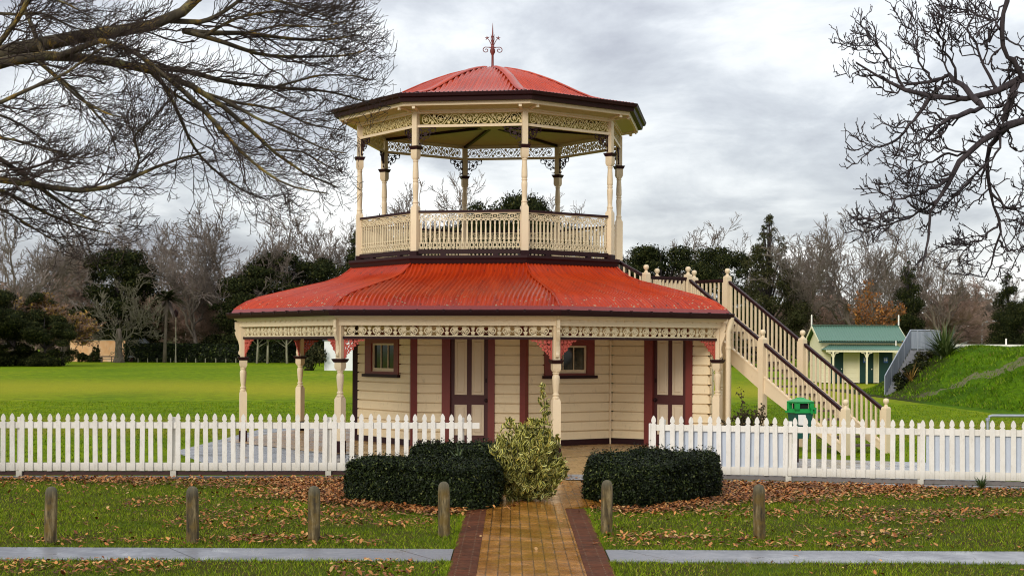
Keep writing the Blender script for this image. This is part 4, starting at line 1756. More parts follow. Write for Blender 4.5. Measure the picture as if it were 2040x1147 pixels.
M['mound'] = moundmat()
nx, ny = 110, 90
mx = np.linspace(17.2, 54, nx)
my = np.linspace(50, 86, ny)
V = np.array([(x, y, mound_z(x, y) + (.012 if 17.2 < x < 54 and 50 < y < 86 else -.02)) for y in my for x in mx])
rng = np.random.default_rng(2)
V[:, 2] += rng.normal(size=len(V)) * .05 * np.clip(V[:, 2] / .4, 0, 1)
ii = np.arange(nx - 1)[None] + np.arange(ny - 1)[:, None] * nx
Q = np.stack([ii, ii + 1, ii + nx + 1, ii + nx], -1).reshape(-1, 4)
mo = arrays('grassy_mound', V, Q, M['mound'], smooth=True)
mo['kind'] = 'structure'

def tufts(name, x, y, z, lo, hi, wlo, whi, mat, seed):
    rng = np.random.default_rng(seed)
    n = len(x)
    hgt = rng.uniform(lo, hi, n)
    wd = rng.uniform(wlo, whi, n)
    a = rng.uniform(0, 2 * np.pi, n)
    lean = rng.normal(size=(n, 2)) * .6 * hgt[:, None]
    V = np.stack([np.stack([x - wd * np.cos(a), y - wd * np.sin(a), z], 1), np.stack([x + wd * np.cos(a), y + wd * np.sin(a), z], 1),
                  np.stack([x + lean[:, 0], y + lean[:, 1], z + hgt], 1)], 1).reshape(-1, 3)
    o = arrays(name, V, np.arange(3 * n).reshape(-1, 3), mat)
    o['kind'] = 'stuff'
    return o


rng = np.random.default_rng(15)
k = 90000
x, y = rng.uniform(17.6, 31, k), rng.uniform(51, 84, k)
z = np.array([mound_z(a, b_) for a, b_ in zip(x, y)])
ok = (z > .02) & (x < .345 * y)
ok &= ~((np.abs(y - 120.6 + 2.85 * x) < 1.8) & (rng.random(k) < .75))
g1_, g2_ = np.sin(x * 2.3 + y * .7) + np.sin(x * .9 - y * 1.3), rng.random(k)
ok &= (g1_ * .25 + g2_ > .35)
x, y, z = x[ok], y[ok], z[ok]
M['tuft'] = leafmat('rough bank grass', [(0, (.04, .085, .004)), (.4, (.085, .18, .004)), (.75, (.15, .27, .005)), (.93, (.22, .30, .02)), (1, (.26, .20, .06))], .7, .05)
tufts('mound_grass', x, y, z, .06, .17, .012, .03, M['tuft'], 16)
k = 130000
x = rng.uniform(-26, 24, k)
y = 27 + (62 - 27) * rng.random(k) ** 1.3
ok = (np.abs(x) < .36 * y + .5) & ~((x > -7.6) & (x < 9) & (y < 46)) & ~((x > 17) & (y > 50))
ok |= (x > 7.2) & (y > 32) & (y < 46) & (x < .36 * y)
x, y = x[ok], y[ok]
M['lawnblade'] = leafmat('lawn blades', [(0, (.07, .13, .003)), (.45, (.14, .235, .003)), (.8, (.235, .31, .005)), (1, (.33, .30, .03))], .7, .05)
tufts('lawn_grass', x, y, np.zeros(len(x)), .02, .06, .008, .016, M['lawnblade'], 17)

# ------------------------------------------------------------------ verge grass and leaf litter
rng = np.random.default_rng(5)
LH = np.array([(-2.62, 22.55), (-.72, 21.15), (-.10, 21.75), (-.22, 23.1), (-.75, 23.6), (-2.35, 24.2)])
RH = np.array([(1.10, 22.5), (1.85, 21.5), (3.28, 23.3), (3.35, 24.9), (2.2, 25.4), (1.25, 24.4)])


def poly_in(poly, x, y):
    ins = np.zeros(len(x), bool)
    n = len(poly)
    for i in range(n):
        x0, y0 = poly[i]
        x1, y1 = poly[(i + 1) % n]
        c = ((y0 > y) != (y1 > y)) & (x < (x1 - x0) * (y - y0) / (y1 - y0 + 1e-12) + x0)
        ins ^= c
    return ins


def poly_dist(poly, x, y):
    d = np.full(len(x), 1e9)
    n = len(poly)
    for i in range(n):
        a, b_ = np.array(poly[i]), np.array(poly[(i + 1) % n])
        ab = b_ - a
        t = np.clip(((x - a[0]) * ab[0] + (y - a[1]) * ab[1]) / (ab @ ab), 0, 1)
        d = np.minimum(d, np.hypot(x - a[0] - t * ab[0], y - a[1] - t * ab[1]))
    return d


def vnoise(x, y, s, seed):
    r = np.random.default_rng(seed)
    g = r.random((64, 64))
    X, Y = x / s + 1000, y / s + 1000
    i, j = np.floor(X).astype(int), np.floor(Y).astype(int)
    u, v = X - i, Y - j
    u, v = u * u * (3 - 2 * u), v * v * (3 - 2 * v)
    q = lambda a, b_: g[a % 64, b_ % 64]
    return (q(i, j) * (1 - u) + q(i + 1, j) * u) * (1 - v) + (q(i, j + 1) * (1 - u) + q(i + 1, j + 1) * u) * v


def paved(x, y):
    w_ = .09 * (vnoise(x, y, .22, 51) - .45)
    p = (x > -.66 + w_) & (x < 1.07 - w_) & (y < 21.6)
    p |= (x > -.78) & (x < 1.66) & (y >= 21.6)
    p |= (y > 16.28 + w_) & (y < 17.25 - w_)
    return p


def fence_y(x):
    return np.where(x < .5, 26.05 + (x + 9.75) * .052, 26.25 - (x - 2.49) * .2255)


def litter_density(x, y):
    fy = fence_y(x)
    d = .03 * (vnoise(x, y, 1.7, 41) > .6) + .006
    near = np.clip(1 - (fy - y) / 2.1, 0, 1)
    d += 1.7 * near ** 1.3 * (.25 + 1.3 * vnoise(x, y, 1.9, 47) ** 1.5) * (.35 + .9 * vnoise(x, y, .8, 1))
    dl, dr = poly_dist(LH, x, y), poly_dist(RH, x, y)
    d += np.where(x < -.5, 2.2, .9) * np.exp(-(dl / .42) ** 2) * (x < .2)
    d += 2.4 * np.exp(-(dr / .48) ** 2) * (x > 1.1)
    d += 2.2 * np.exp(-(((x - 3.9) / 1.0) ** 2 + ((y - 24.3) / 1.3) ** 2))
    d += 2.2 * np.exp(-(((x + 3.0) / .7) ** 2 + ((y - 24.6) / 1.3) ** 2))
    d += .30 * np.exp(-((y - 17.65) / .25) ** 2) * (vnoise(x, y, .9, 3) > .45)
    d += .9 * np.exp(-(((x + 2.9) / .75) ** 2 + ((y - 17.95) / .3) ** 2))
    d += .7 * np.exp(-(((x - 1.9) / .7) ** 2 + ((y - 18.3) / .3) ** 2))
    d += .5 * np.exp(-(((x - 4.6) / .6) ** 2 + ((y - 18.7) / .4) ** 2))
    d *= np.where(y < 16.4, .35, 1)
    d += .25 * (vnoise(x, y, 1.3, 8) > .66) * (x < -1) + .32 * (vnoise(x, y, 1.0, 9) > .6) * (x > 2.5) * (y > 19.5)
    return d


N = 395000
x = rng.uniform(-12, 12, N)
y = 14.2 + (26.4 - 14.2) * rng.random(N) ** 1.15
keep = (np.abs(x) < .40 * y + 1.2) & ~paved(x, y) & (y < fence_y(x) - .1) & ~poly_in(LH, x, y) & ~poly_in(RH, x, y)
gd = .25 + .9 * vnoise(x, y, 1.1, 21) + .3 * vnoise(x, y, .35, 22) - .45 * litter_density(x, y)
keep &= rng.random(N) < gd
x, y = x[keep], y[keep]
n = len(x)
hgt = rng.uniform(.018, .048, n) * (.7 + .6 * vnoise(x, y, .5, 23))
a = rng.uniform(0, 2 * np.pi, n)
wd = rng.uniform(.0028, .0055, n)
lean = rng.normal(size=(n, 2)) * .5 * hgt[:, None]
z0 = np.zeros(n)
V = np.stack([np.stack([x - wd * np.cos(a), y - wd * np.sin(a), z0], 1), np.stack([x + wd * np.cos(a), y + wd * np.sin(a), z0], 1),
              np.stack([x + lean[:, 0], y + lean[:, 1], hgt], 1)], 1).reshape(-1, 3)
M['blade'] = leafmat('verge grass blades', [(0, (.065, .10, .003)), (.4, (.125, .20, .003)), (.75, (.22, .30, .005)), (.92, (.34, .37, .02)), (1, (.36, .27, .07))], .6, .1)
g = arrays('grass', V, np.arange(3 * n).reshape(-1, 3), M['blade'])
g['kind'] = 'stuff'

bx, by = [], []
for px_, py_ in ((100, 1083), (384, 1082), (625, 1080), (885, 1068), (1208, 1063), (1513, 1074)):
    q = G(px_, py_)
    aa = rng.uniform(0, 6.28, 90)
    rr_ = .075 + np.abs(rng.normal(size=90)) * .05
    bx.append(q.x + rr_ * np.cos(aa))
    by.append(q.y + rr_ * np.sin(aa))
for y0_ in (16.25, 17.29):
    k = 5200
    xx = rng.uniform(-7, 7, k)
    ok = ((xx < -.7) | (xx > 1.1)) & (rng.random(k) < .2 + vnoise(xx, xx * 0 + y0_, .25, 61))
    bx.append(xx[ok]); by.append((y0_ + (1 if y0_ < 17 else -1) * .035 * rng.random(k))[ok])
for x0_, sg_ in ((-.70, 1), (1.115, -1)):
    k = 3200
    yy = rng.uniform(14.3, 21.6, k)
    ok = ((yy < 16.25) | (yy > 17.29)) & (rng.random(k) < .15 + vnoise(yy, yy * 0 + x0_, .3, 63))
    bx.append((x0_ + sg_ * .06 * rng.random(k))[ok]); by.append(yy[ok])
k = 2600
xx = rng.uniform(-9, 9, k)
ok = ((xx < -2.6) | (xx > 3.4)) & (vnoise(xx, xx * 0, .5, 64) > .55)
bx.append(xx[ok]); by.append((fence_y(xx) - .12 * rng.random(k))[ok])
bx, by = np.concatenate(bx), np.concatenate(by)
tufts('edge_grass', bx, by, np.full(len(bx), .005), .02, .055, .003, .006, M['blade'], 66)

N = 285000
x = rng.uniform(-12, 12, N)
y = rng.uniform(14.2, 26.6, N)
dens = litter_density(x, y)
keep = (np.abs(x) < .40 * y + 1.2) & (y < fence_y(x)) & ~poly_in(LH, x, y) & ~poly_in(RH, x, y)
keep &= rng.random(N) < dens * np.where(paved(x, y), .05, .6)
x, y = x[keep], y[keep]
n = len(x)
L = rng.uniform(.014, .043, n)
a = rng.uniform(0, 2 * np.pi, n)
tilt = rng.normal(size=n) * .35
z = rng.uniform(.025, .07, n)
ca, sa = np.cos(a), np.sin(a)
loc = np.array([(-1, 0, 0), (-.35, .55, .25), (.45, .42, .18), (1, 0, .1), (.45, -.42, .22), (-.35, -.55, .3)])
V = np.zeros((n, 6, 3))
cu = rng.uniform(-.6, 1.2, n)
for q in range(6):
    lx, ly, lz = loc[q]
    V[:, q, 0] = x + L * (lx * ca - ly * sa)
    V[:, q, 1] = y + L * (lx * sa + ly * ca)
    V[:, q, 2] = z + L * (lz * cu + lx * tilt)
V[:, :, 2] = np.maximum(V[:, :, 2], .012)
base = np.arange(n)[:, None] * 6
Q = np.concatenate([base + np.array([0, 1, 2, 3]), base + np.array([0, 3, 4, 5])])
M['litter'] = leafmat('fallen plane leaves', [(0, (.07, .026, .010)), (.25, (.20, .065, .018)), (.55, (.45, .15, .035)), (.85, (.60, .27, .075)), (1, (.62, .42, .16))], .6, .2)
lt = arrays('leaf_litter', V.reshape(-1, 3), Q, M['litter'])
lt['kind'] = 'stuff'


# ------------------------------------------------------------------ clipped hedges
def chaikin(p, k=2):
    p = [np.array(q, float) for q in p]
    for _ in range(k):
        o = []
        for i in range(len(p)):
            a, b_ = p[i], p[(i + 1) % len(p)]
            o += [a * .8 + b_ * .2, a * .2 + b_ * .8]
        p = o
    return np.array(p)


def hedge(name, poly, h, nside, ntop, seed, label, group=None):
    rng = np.random.default_rng(seed)
    pl = chaikin(poly)
    c = pl.mean(0)
    root = empty(name, (c[0], c[1], 0))
    tag(root, label, 'hedge', group)
    q = pl - c
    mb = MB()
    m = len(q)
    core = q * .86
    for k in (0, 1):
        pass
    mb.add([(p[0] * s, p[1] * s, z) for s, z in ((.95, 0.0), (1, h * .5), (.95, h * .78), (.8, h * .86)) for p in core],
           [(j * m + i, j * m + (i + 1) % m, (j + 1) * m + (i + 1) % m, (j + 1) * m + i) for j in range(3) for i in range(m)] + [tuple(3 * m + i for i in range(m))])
    mb.build('shade_core', M['core'], root)  # solid filler that closes gaps, painted as the hedge's inner shade
    seg = np.roll(q, -1, 0) - q
    sl = np.linalg.norm(seg, axis=1)
    i = rng.choice(m, nside, p=sl / sl.sum())
    t = rng.random(nside)
    p = q[i] + seg[i] * t[:, None]
    nrm = np.stack([seg[i, 1], -seg[i, 0]], 1)
    nrm /= np.linalg.norm(nrm, axis=1, keepdims=True)
    sgn = np.sign((nrm * p).sum(1))[:, None]
    nrm *= sgn
    z = rng.random(nside) ** .9 * h
    bulge = .05 * (vnoise(p[:, 0] * 2 + p[:, 1] * 2, z, .16, seed + 5) - .5) - .10 * np.clip(2 * z / h - 1, 0, 1) ** 3 - .04 * np.clip(1 - 2 * z / h, 0, 1) ** 2 + .10 * (vnoise(p[:, 0] * 1.3 + p[:, 1], z, .5, seed + 9) - .5) + .05 * (vnoise(p[:, 0] + p[:, 1] * .7, z, .25, seed) - .5)
    off = bulge + rng.normal(size=nside) * .022 - rng.random(nside) ** 2 * .05
    C1 = np.concatenate([p + nrm * off[:, None], z[:, None]], 1)
    N1 = np.concatenate([nrm, np.full((nside, 1), .35)], 1)
    lo, hi = q.min(0), q.max(0)
    k = ntop * 3
    xx, yy = rng.uniform(lo[0], hi[0], k), rng.uniform(lo[1], hi[1], k)
    ok = poly_in(q, xx, yy)
    xx, yy = xx[ok][:ntop], yy[ok][:ntop]
    ed = poly_dist(q, xx, yy)
    zz = h - .09 * np.exp(-ed / .08) + .07 * (vnoise(xx, yy, .3, seed + 1) - .5) + rng.normal(size=len(xx)) * .02
    sprig = rng.random(len(xx)) > .94
    zz += sprig * rng.random(len(xx)) * .11 + .10 * (vnoise(xx, yy, .6, seed + 3) - .5)
    C2 = np.stack([xx, yy, zz], 1)
    N2 = np.tile([0, 0, 1.], (len(xx), 1))
    C, Nn = np.concatenate([C1, C2]), np.concatenate([N1, N2])
    Nn = Nn + rng.normal(size=Nn.shape) * .55
    Nn /= np.linalg.norm(Nn, axis=1, keepdims=True)
    V, Q = cards(rng, C, Nn, .042, .024)
    arrays('foliage', V, Q, M['hedge'], root)
    return root


hedge('box_hedge', LH, .585, 42000, 22000, 31, 'dark clipped hedge left of the brick path, nearest the pavement', 'clipped box hedges')
hedge('box_hedge', RH, .60, 36000, 26000, 32, 'dark rounded clipped hedge right of the brick path', 'clipped box hedges')
hedge('box_hedge', [(-1.75, 24.35), (-.35, 23.75), (-.15, 24.6), (-.3, 25.7), (-1.5, 25.75)], .67, 22000, 12000, 33, 'dark clipped hedge against the fence end, behind the left hedge', 'clipped box hedges')

# variegated shrub
M['vgreen'] = leafmat('variegated leaf centres', [(0, (.008, .02, .006)), (.6, (.02, .045, .010)), (1, (.05, .08, .02))], .5, .2)
M['vcream'] = leafmat('variegated leaf margins', [(0, (.08, .08, .02)), (.25, (.38, .35, .06)), (.6, (.68, .62, .13)), (.9, (.82, .76, .28)), (1, (.58, .38, .03))], .5, .25)
M['vstem'] = bark('green brown stem', (.05, .04, .02), (.10, .085, .04))


def variegated():
    rng = np.random.default_rng(77)
    b0 = P(1050, 1000, 22.7)
    root = empty('variegated_shrub', (b0.x, b0.y, 0))
    root.scale = (.95, .95, .94)
    tag(root, 'bushy shrub with cream edged leaves and one tall upright shoot, beside the brick path', 'shrub')
    n = 6800
    # crown: union of lumps
    lumps = np.array([(.05, 0, .80, .40, .46), (-.32, -.05, .86, .24, .26), (.38, 0, .74, .26, .34), (-.06, .05, 1.08, .22, .20), (-.20, -.05, .34, .34, .30), (.22, -.05, .36, .36, .32), (-.30, 0, .60, .26, .24), (.46, 0, .46, .18, .18), (-.02, -.15, .62, .36, .36), (-.46, 0, .96, .13, .10), (.28, .05, 1.0, .25, .18), (.5, 0, .58, .16, .16)])
    w_ = lumps[:, 3] ** 1.4
    ns = 280
    i = rng.choice(len(lumps), ns, p=w_ / w_.sum())
    d = rng.normal(size=(ns, 3))
    d[:, 2] += .25
    d /= np.linalg.norm(d, axis=1, keepdims=True)
    tips = lumps[i, :3] + d * (.7 + .42 * rng.random((ns, 1))) * lumps[i][:, [3, 3, 4]]
    tips[:, 2] = np.abs(tips[:, 2] - .15) + .15
    sd = tips - np.array([0, 0, .15])
    sd /= np.linalg.norm(sd, axis=1, keepdims=True)
    sd += rng.normal(size=sd.shape) * .25 + np.array([0, 0, .25])
    sd /= np.linalg.norm(sd, axis=1, keepdims=True)
    j = rng.integers(0, ns, n)
    t = rng.random((n, 1))
    C = tips[j] - sd[j] * (1 - t) * .30 + rng.normal(size=(n, 3)) * (.022 + .028 * (1 - t))
    C[:, 2] = np.maximum(C[:, 2], .06)
    d = sd[j] + rng.normal(size=(n, 3)) * .35
    # spike
    m = 85
    t = rng.random(m)
    S = np.stack([.26 + .04 * np.sin(t * 5) + rng.normal(size=m) * .038 * (1.5 - t), rng.normal(size=m) * .04, 1.2 + .68 * t], 1)
    S2 = np.stack([-.28 - .05 * rng.random(60) + rng.normal(size=60) * .05, rng.normal(size=60) * .04, 1.05 + .28 * rng.random(60)], 1)
    S3 = np.stack([.08 + .1 * rng.random(90) + rng.normal(size=90) * .07, rng.normal(size=90) * .06, 1.12 + .2 * rng.random(90)], 1)
    C = np.concatenate([C, S, S2, S3])
    d = np.concatenate([d, rng.normal(size=(m + 150, 3)) * .5 + np.array([0, -.3, .8])])
    n = len(C)
    T = d + rng.normal(size=(n, 3)) * .8 + np.array([0, 0, .35])
    T /= np.linalg.norm(T, axis=1, keepdims=True)
    B = np.cross(T, rng.normal(size=(n, 3)))
    B /= np.linalg.norm(B, axis=1, keepdims=True)
    U = np.cross(B, T)
    L = rng.uniform(.07, .125, n)[:, None]
    W = L * .38
    c = rng.uniform(-.25, .5, n)[:, None] * L * .4
    rows = []
    for s, ww, cz in ((-.5, .12, 0), (-.1, 1.0, .0), (.25, .85, -.15), (.5, .06, -.5)):
        ce = C + T * L * s + U * c * cz * 2
        rows.append([ce - B * W * ww / 2 + U * W * .15, ce - B * W * ww * .20, ce + B * W * ww * .20, ce + B * W * ww / 2 + U * W * .15])
    V = np.stack([np.stack(rw_, 1) for rw_ in rows], 1)     # n,4,4,3
    base = np.arange(n)[:, None] * 16
    Q, mi = [], []
    for j in range(3):
        for k in range(3):
            Q.append(base + np.array([j * 4 + k, j * 4 + k + 1, j * 4 + 5 + k, j * 4 + 4 + k]))
            mi.append(np.full(n, 0 if k == 1 else 1))
    o = arrays('foliage', V.reshape(-1, 3), np.concatenate(Q), [M['vgreen'], M['vcream']], root, mi=np.concatenate(mi))
    mb = MB()
    for q in range(14):
        a = rng.uniform(0, 6.28)
        r = rng.uniform(.1, .4)
        mb.tube([(.05 * math.cos(a), .05 * math.sin(a), 0), (r * .6 * math.cos(a), r * .6 * math.sin(a), .4), (r * math.cos(a), r * math.sin(a), .9)], [.014, .01, .006], 5)
    mb.tube([(.1, 0, .6), (.22, 0, 1.1), (.27, 0, 1.5), (.25, 0, 1.86)], [.01, .009, .006, .003], 5)
    mb.build('stem', M['vstem'], root)


variegated()
# leaves trapped below the shrub read in the litter; strappy weeds
M['strap'] = leafmat('strappy green leaves', [(0, (.03, .055, .012)), (.5, (.07, .11, .025)), (1, (.20, .24, .08))], .4, .4)


def strappy(name, p, n, L, wd, seed, label, cat, droop=.9, spread=.8, mat=None):
    rng = np.random.default_rng(seed)
    k = 7
    a = rng.uniform(0, 2 * np.pi, n)
    ln = L * (.55 + .5 * rng.random(n))
    sp_ = spread * rng.random(n) ** .7
    s = np.linspace(0, 1, k)
    rr = ln[:, None] * (sp_[:, None] * s + .1 * s ** 2)
    z = ln[:, None] * (s * np.sqrt(np.clip(1 - (sp_ * .8) ** 2, .15, 1))[:, None] - droop * (sp_[:, None]) * .6 * s ** 2.5)
    ctr = np.stack([rr * np.cos(a)[:, None], rr * np.sin(a)[:, None], np.maximum(z, .01)], -1)
    ctr[..., :2] += rng.normal(size=(n, 1, 2)) * L * .04
    side = np.stack([-np.sin(a), np.cos(a), np.zeros(n)], 1)[:, None]
    w_ = (wd * np.array([.7, 1, 1, .95, .8, .5, .08]))[None, :, None]
    V = np.stack([ctr - side * w_ / 2, ctr + side * w_ / 2], 2).reshape(-1, 3)
    base = np.arange(n)[:, None, None] * (2 * k)
    j = np.arange(k - 1)[None, :, None] * 2
    Q = (base + j + np.array([0, 1, 3, 2])).reshape(-1, 4)
    o = arrays(name, V, Q, mat or M['strap'])
    o.location = p
    tag(o, label, cat)
    return o


strappy('daylily', P(1955, 965, 25.0).xy.to_3d(), 60, .30, .02, 1, 'small strappy green plant at the foot of the right fence', 'plant')
strappy('grass_tuft', Vector((P(915, 920, 23.9).x, 23.75, .50)), 26, .34, .012, 2, 'pale strappy weed growing out between the two left hedges', 'weed')
# ================================================================== overhanging trees
def resample(pts, k):
    pts = np.array(pts, float)
    d = np.r_[0, np.cumsum(np.linalg.norm(np.diff(pts, axis=0), axis=1))]
    t = np.linspace(0, d[-1], k)
    # light smoothing through a Catmull-Rom pass
    out = np.stack([np.interp(t, d, pts[:, c]) for c in range(3)], 1)
    for _ in range(1):
        o = out.copy()
        o[1:-1] = .5 * out[1:-1] + .25 * (out[:-2] + out[2:])
        out = o
    return out


def limbs_from(specs, k=14):
    Pp, Rr = [], []
    for pts, Y0, Y1, r0, r1 in specs:
        n = len(pts)
        w_ = [tuple(P(x, y, Y0 + (Y1 - Y0) * i / (n - 1))) for i, (x, y) in enumerate(pts)]
        Pp.append(resample(w_, k))
        Rr.append(np.linspace(r0, r1, k))
    # root every inner limb on the nearest point of the other limbs
    A = np.array(Pp)
    for i, (pts, *_r) in enumerate(specs):
        if -60 < pts[0][0] < 2100 and pts[0][1] > -30:
            best = None
            for j in range(len(specs)):
                if j != i and _r[2] <= specs[j][3] * 1.3:
                    t = np.linspace(0, k - 1, 200)
                    q = np.stack([np.interp(t, np.arange(k), A[j][:, c]) for c in range(3)], 1)
                    d = np.linalg.norm(q - A[i][0], axis=1)
                    if best is None or d.min() < best[0]:
                        best = (d.min(), q[d.argmin()])
            if best and best[0] < 1.2:
                dv = best[1] - A[i][0]
                f = np.clip(1 - np.arange(k) / 4.0, 0, 1)[:, None]
                A[i] += dv * f
    return A, np.array(Rr)


SL_ = [
    ([(-330, 260), (-200, 180), (-80, 130), (0, 106), (60, 93), (130, 80), (180, 68), (250, 60), (320, 55), (365, 35), (400, 0), (440, -60), (500, -130)], 23.5, 24.5, .17, .055),
    ([(330, 56), (370, 50), (420, 40), (470, 8), (520, -40)], 24.3, 24.8, .05, .02),
    ([(365, 58), (420, 65), (490, 66), (560, 76), (640, 82), (715, 70)], 24.3, 26.0, .05, .012),
    ([(350, 58), (440, 82), (520, 112), (600, 114), (690, 112), (730, 100)], 24.2, 26.4, .045, .012),
    ([(-200, 190), (-80, 150), (60, 106), (130, 109), (180, 116), (250, 130), (320, 142), (380, 166), (430, 196), (480, 240), (540, 300), (600, 350), (670, 372)], 23.2, 25.2, .11, .012),
    ([(250, 128), (310, 132), (380, 142), (450, 166), (560, 176), (650, 179), (735, 205)], 24.0, 26.8, .055, .012),
    ([(330, 146), (390, 200), (440, 260), (500, 322), (570, 372), (650, 385)], 24.2, 23.2, .045, .01),
    ([(120, 82), (200, 80), (250, 95), (290, 118), (340, 160)], 23.6, 22.6, .055, .02),
    ([(320, 148), (350, 205), (370, 265), (395, 310), (440, 350), (490, 385), (530, 398)], 24.1, 25.5, .035, .009),
    ([(-300, 330), (-140, 345), (0, 356), (60, 366), (130, 380), (200, 386), (250, 361), (290, 340), (350, 316), (410, 303)], 22.5, 24.0, .085, .014),
    ([(-160, 270), (-60, 285), (0, 315), (45, 348), (100, 388), (150, 425), (200, 445)], 22.6, 23.6, .06, .012),
    ([(-120, 200), (-30, 130), (0, 82), (40, 35), (60, -10), (75, -60)], 23.0, 22.2, .05, .03),
    ([(85, 86), (62, 50), (45, 5), (35, -50)], 23.5, 24.3, .04, .025),
    ([(-90, 245), (0, 205), (70, 172), (130, 150), (185, 105), (230, 85)], 23.1, 22.4, .04, .012),
    ([(-150, 360), (0, 375), (70, 415), (150, 450), (220, 465)], 22.8, 24.6, .045, .01),
    ([(60, 110), (120, 160), (160, 200), (220, 230), (250, 235)], 23.7, 22.8, .032, .01),
    ([(400, 182), (470, 205), (540, 215), (620, 250), (690, 260)], 24.6, 25.8, .03, .009),
    ([(430, 196), (520, 240), (590, 270), (650, 300), (690, 305)], 24.8, 24.0, .03, .009),
    ([(250, 360), (280, 320), (265, 270), (300, 240)], 23.9, 23.4, .03, .009),
    ([(410, 70), (470, 35), (560, 20), (640, 40), (690, 48)], 24.4, 25.0, .03, .009),
    ([(420, -40), (500, -10), (580, 8), (660, 35)], 24.6, 24.2, .03, .009),
    ([(-60, 20), (20, 30), (90, 25), (150, 60), (200, 62)], 23.0, 24.0, .03, .009),
    ([(-80, -40), (40, -20), (130, 5), (190, 40)], 23.2, 23.0, .03, .009),
    ([(-150, 420), (-40, 400), (30, 430), (90, 470), (130, 490)], 23.0, 24.0, .03, .009),
    ([(300, 135), (350, 190), (420, 230), (470, 290), (520, 340)], 24.0, 25.8, .03, .009),
    ([(490, 66), (560, 50), (640, 55), (700, 40)], 24.8, 24.0, .022, .008),
    ([(560, 176), (630, 150), (700, 150), (740, 160)], 25.5, 25.0, .022, .008),
    ([(-150, 210), (-40, 215), (30, 240), (90, 280), (120, 320)], 23.0, 24.4, .03, .009),
    ([(-150, 290), (-60, 270), (20, 275), (100, 300), (170, 320), (220, 300)], 22.6, 23.8, .03, .009),
    ([(60, 110), (150, 180), (220, 260), (235, 310)], 23.6, 24.6, .03, .009),
    ([(540, 300), (600, 300), (650, 330), (690, 345)], 24.9, 25.4, .02, .008),
]
rng = np.random.default_rng(12)
L0, R0 = limbs_from(SL_)
T1 = empty('overhanging_tree', (-11.4, 23.3, 0))
tag(T1, 'large bare tree with lichened limbs and dense twigs reaching in from the left', 'tree')
ofs = np.array([-11.4, 23.3, 0])
mb = MB()
tr = [(0, 0, -.1), (.1, 0, 1.2), (.05, .05, 2.6), (.15, .1, 4.0), (.5, .1, 5.0), (.3, .1, 6.5), (.1, 0, 9)]
mb.tube(tr, [.62, .48, .42, .38, .3, .2, .08], 14)
for (pts, Y0, Y1, r0, r1) in SL_:
    if pts[0][0] < -60:
        q = P(pts[0][0], pts[0][1], Y0) - Vector(ofs)
        mb.tube([(.15, .1, max(2.6, q.z - .9)), tuple((Vector((.15, .1, max(2.6, q.z - .9))) + q) / 2 + Vector((0, 0, .15))), tuple(q)], [r0 * 1.5, r0 * 1.2, r0], 8)
mb.build('trunk', M['limb'], T1, smooth=True)
V, Q = tubes_np(L0 - ofs, R0, 9)
arrays('limb', V, Q, M['limb'], T1, smooth=True)
in_frame = slice(0, None)
L1, R1 = grow(rng, L0, R0, 12, .2, 36, 1.25, 7, up=-.02, curl=.05, rs=.42, rtip=.4, jitter=.2, bias=(.36, 0, -.10), flat=.7, lenfall=.25)
R1 = np.clip(R1, .0055, .014)
L2, R2 = grow(rng, L1, R1, 7, .12, 40, .52, 5, up=.0, curl=.18, rs=.7, rtip=.5, jitter=.16, bias=(.18, 0, -.04), flat=.8)
R2 = np.clip(R2, .004, .0065)
L2b, R2b = grow(rng, L0, R0, 9, .2, 46, .55, 5, up=.0, curl=.18, rs=.3, rtip=.5, jitter=.16, bias=(.2, 0, 0), flat=.8)
R2b = np.clip(R2b, .004, .0065)
L2, R2 = np.concatenate([L2, L2b]), np.concatenate([R2, R2b])
L3, R3 = grow(rng, L2, R2, 3, .2, 40, .24, 4, up=.05, curl=.45, rs=.85, rtip=.8, jitter=.1, bias=(.12, 0, -.05), flat=.8)
R3 = np.clip(R3, .0042, .005)


def trim(Lx, Rx, test):
    k = test(Lx[:, -1])
    return Lx[k], Rx[k]


# the crown's natural outline (clear of the bandstand and of the lawn), in world metres
def inside_crown(p):
    x, z = p[:, 0], p[:, 2]
    edge = np.interp(z, [3.6, 4.0, 4.6, 5.2, 5.8, 6.4, 7.0, 8.2], [-6.6, -4.2, -2.65, -2.6, -2.7, -2.3, -1.95, -2.3])
    return (x < edge + .12 * np.sin(z * 9)) & (z > 3.5)


for nm, a, b_, sd in (('branch', L1, R1, 5), ('twig', L2, R2, 4), ('fine_twig', L3, R3, 3)):
    a, b_ = trim(a, b_, inside_crown)
    V, Q = tubes_np(a - ofs, b_, sd)
    o = arrays(nm, V, Q, M['twig'], T1, smooth=sd > 4)
    o['kind'] = 'stuff'

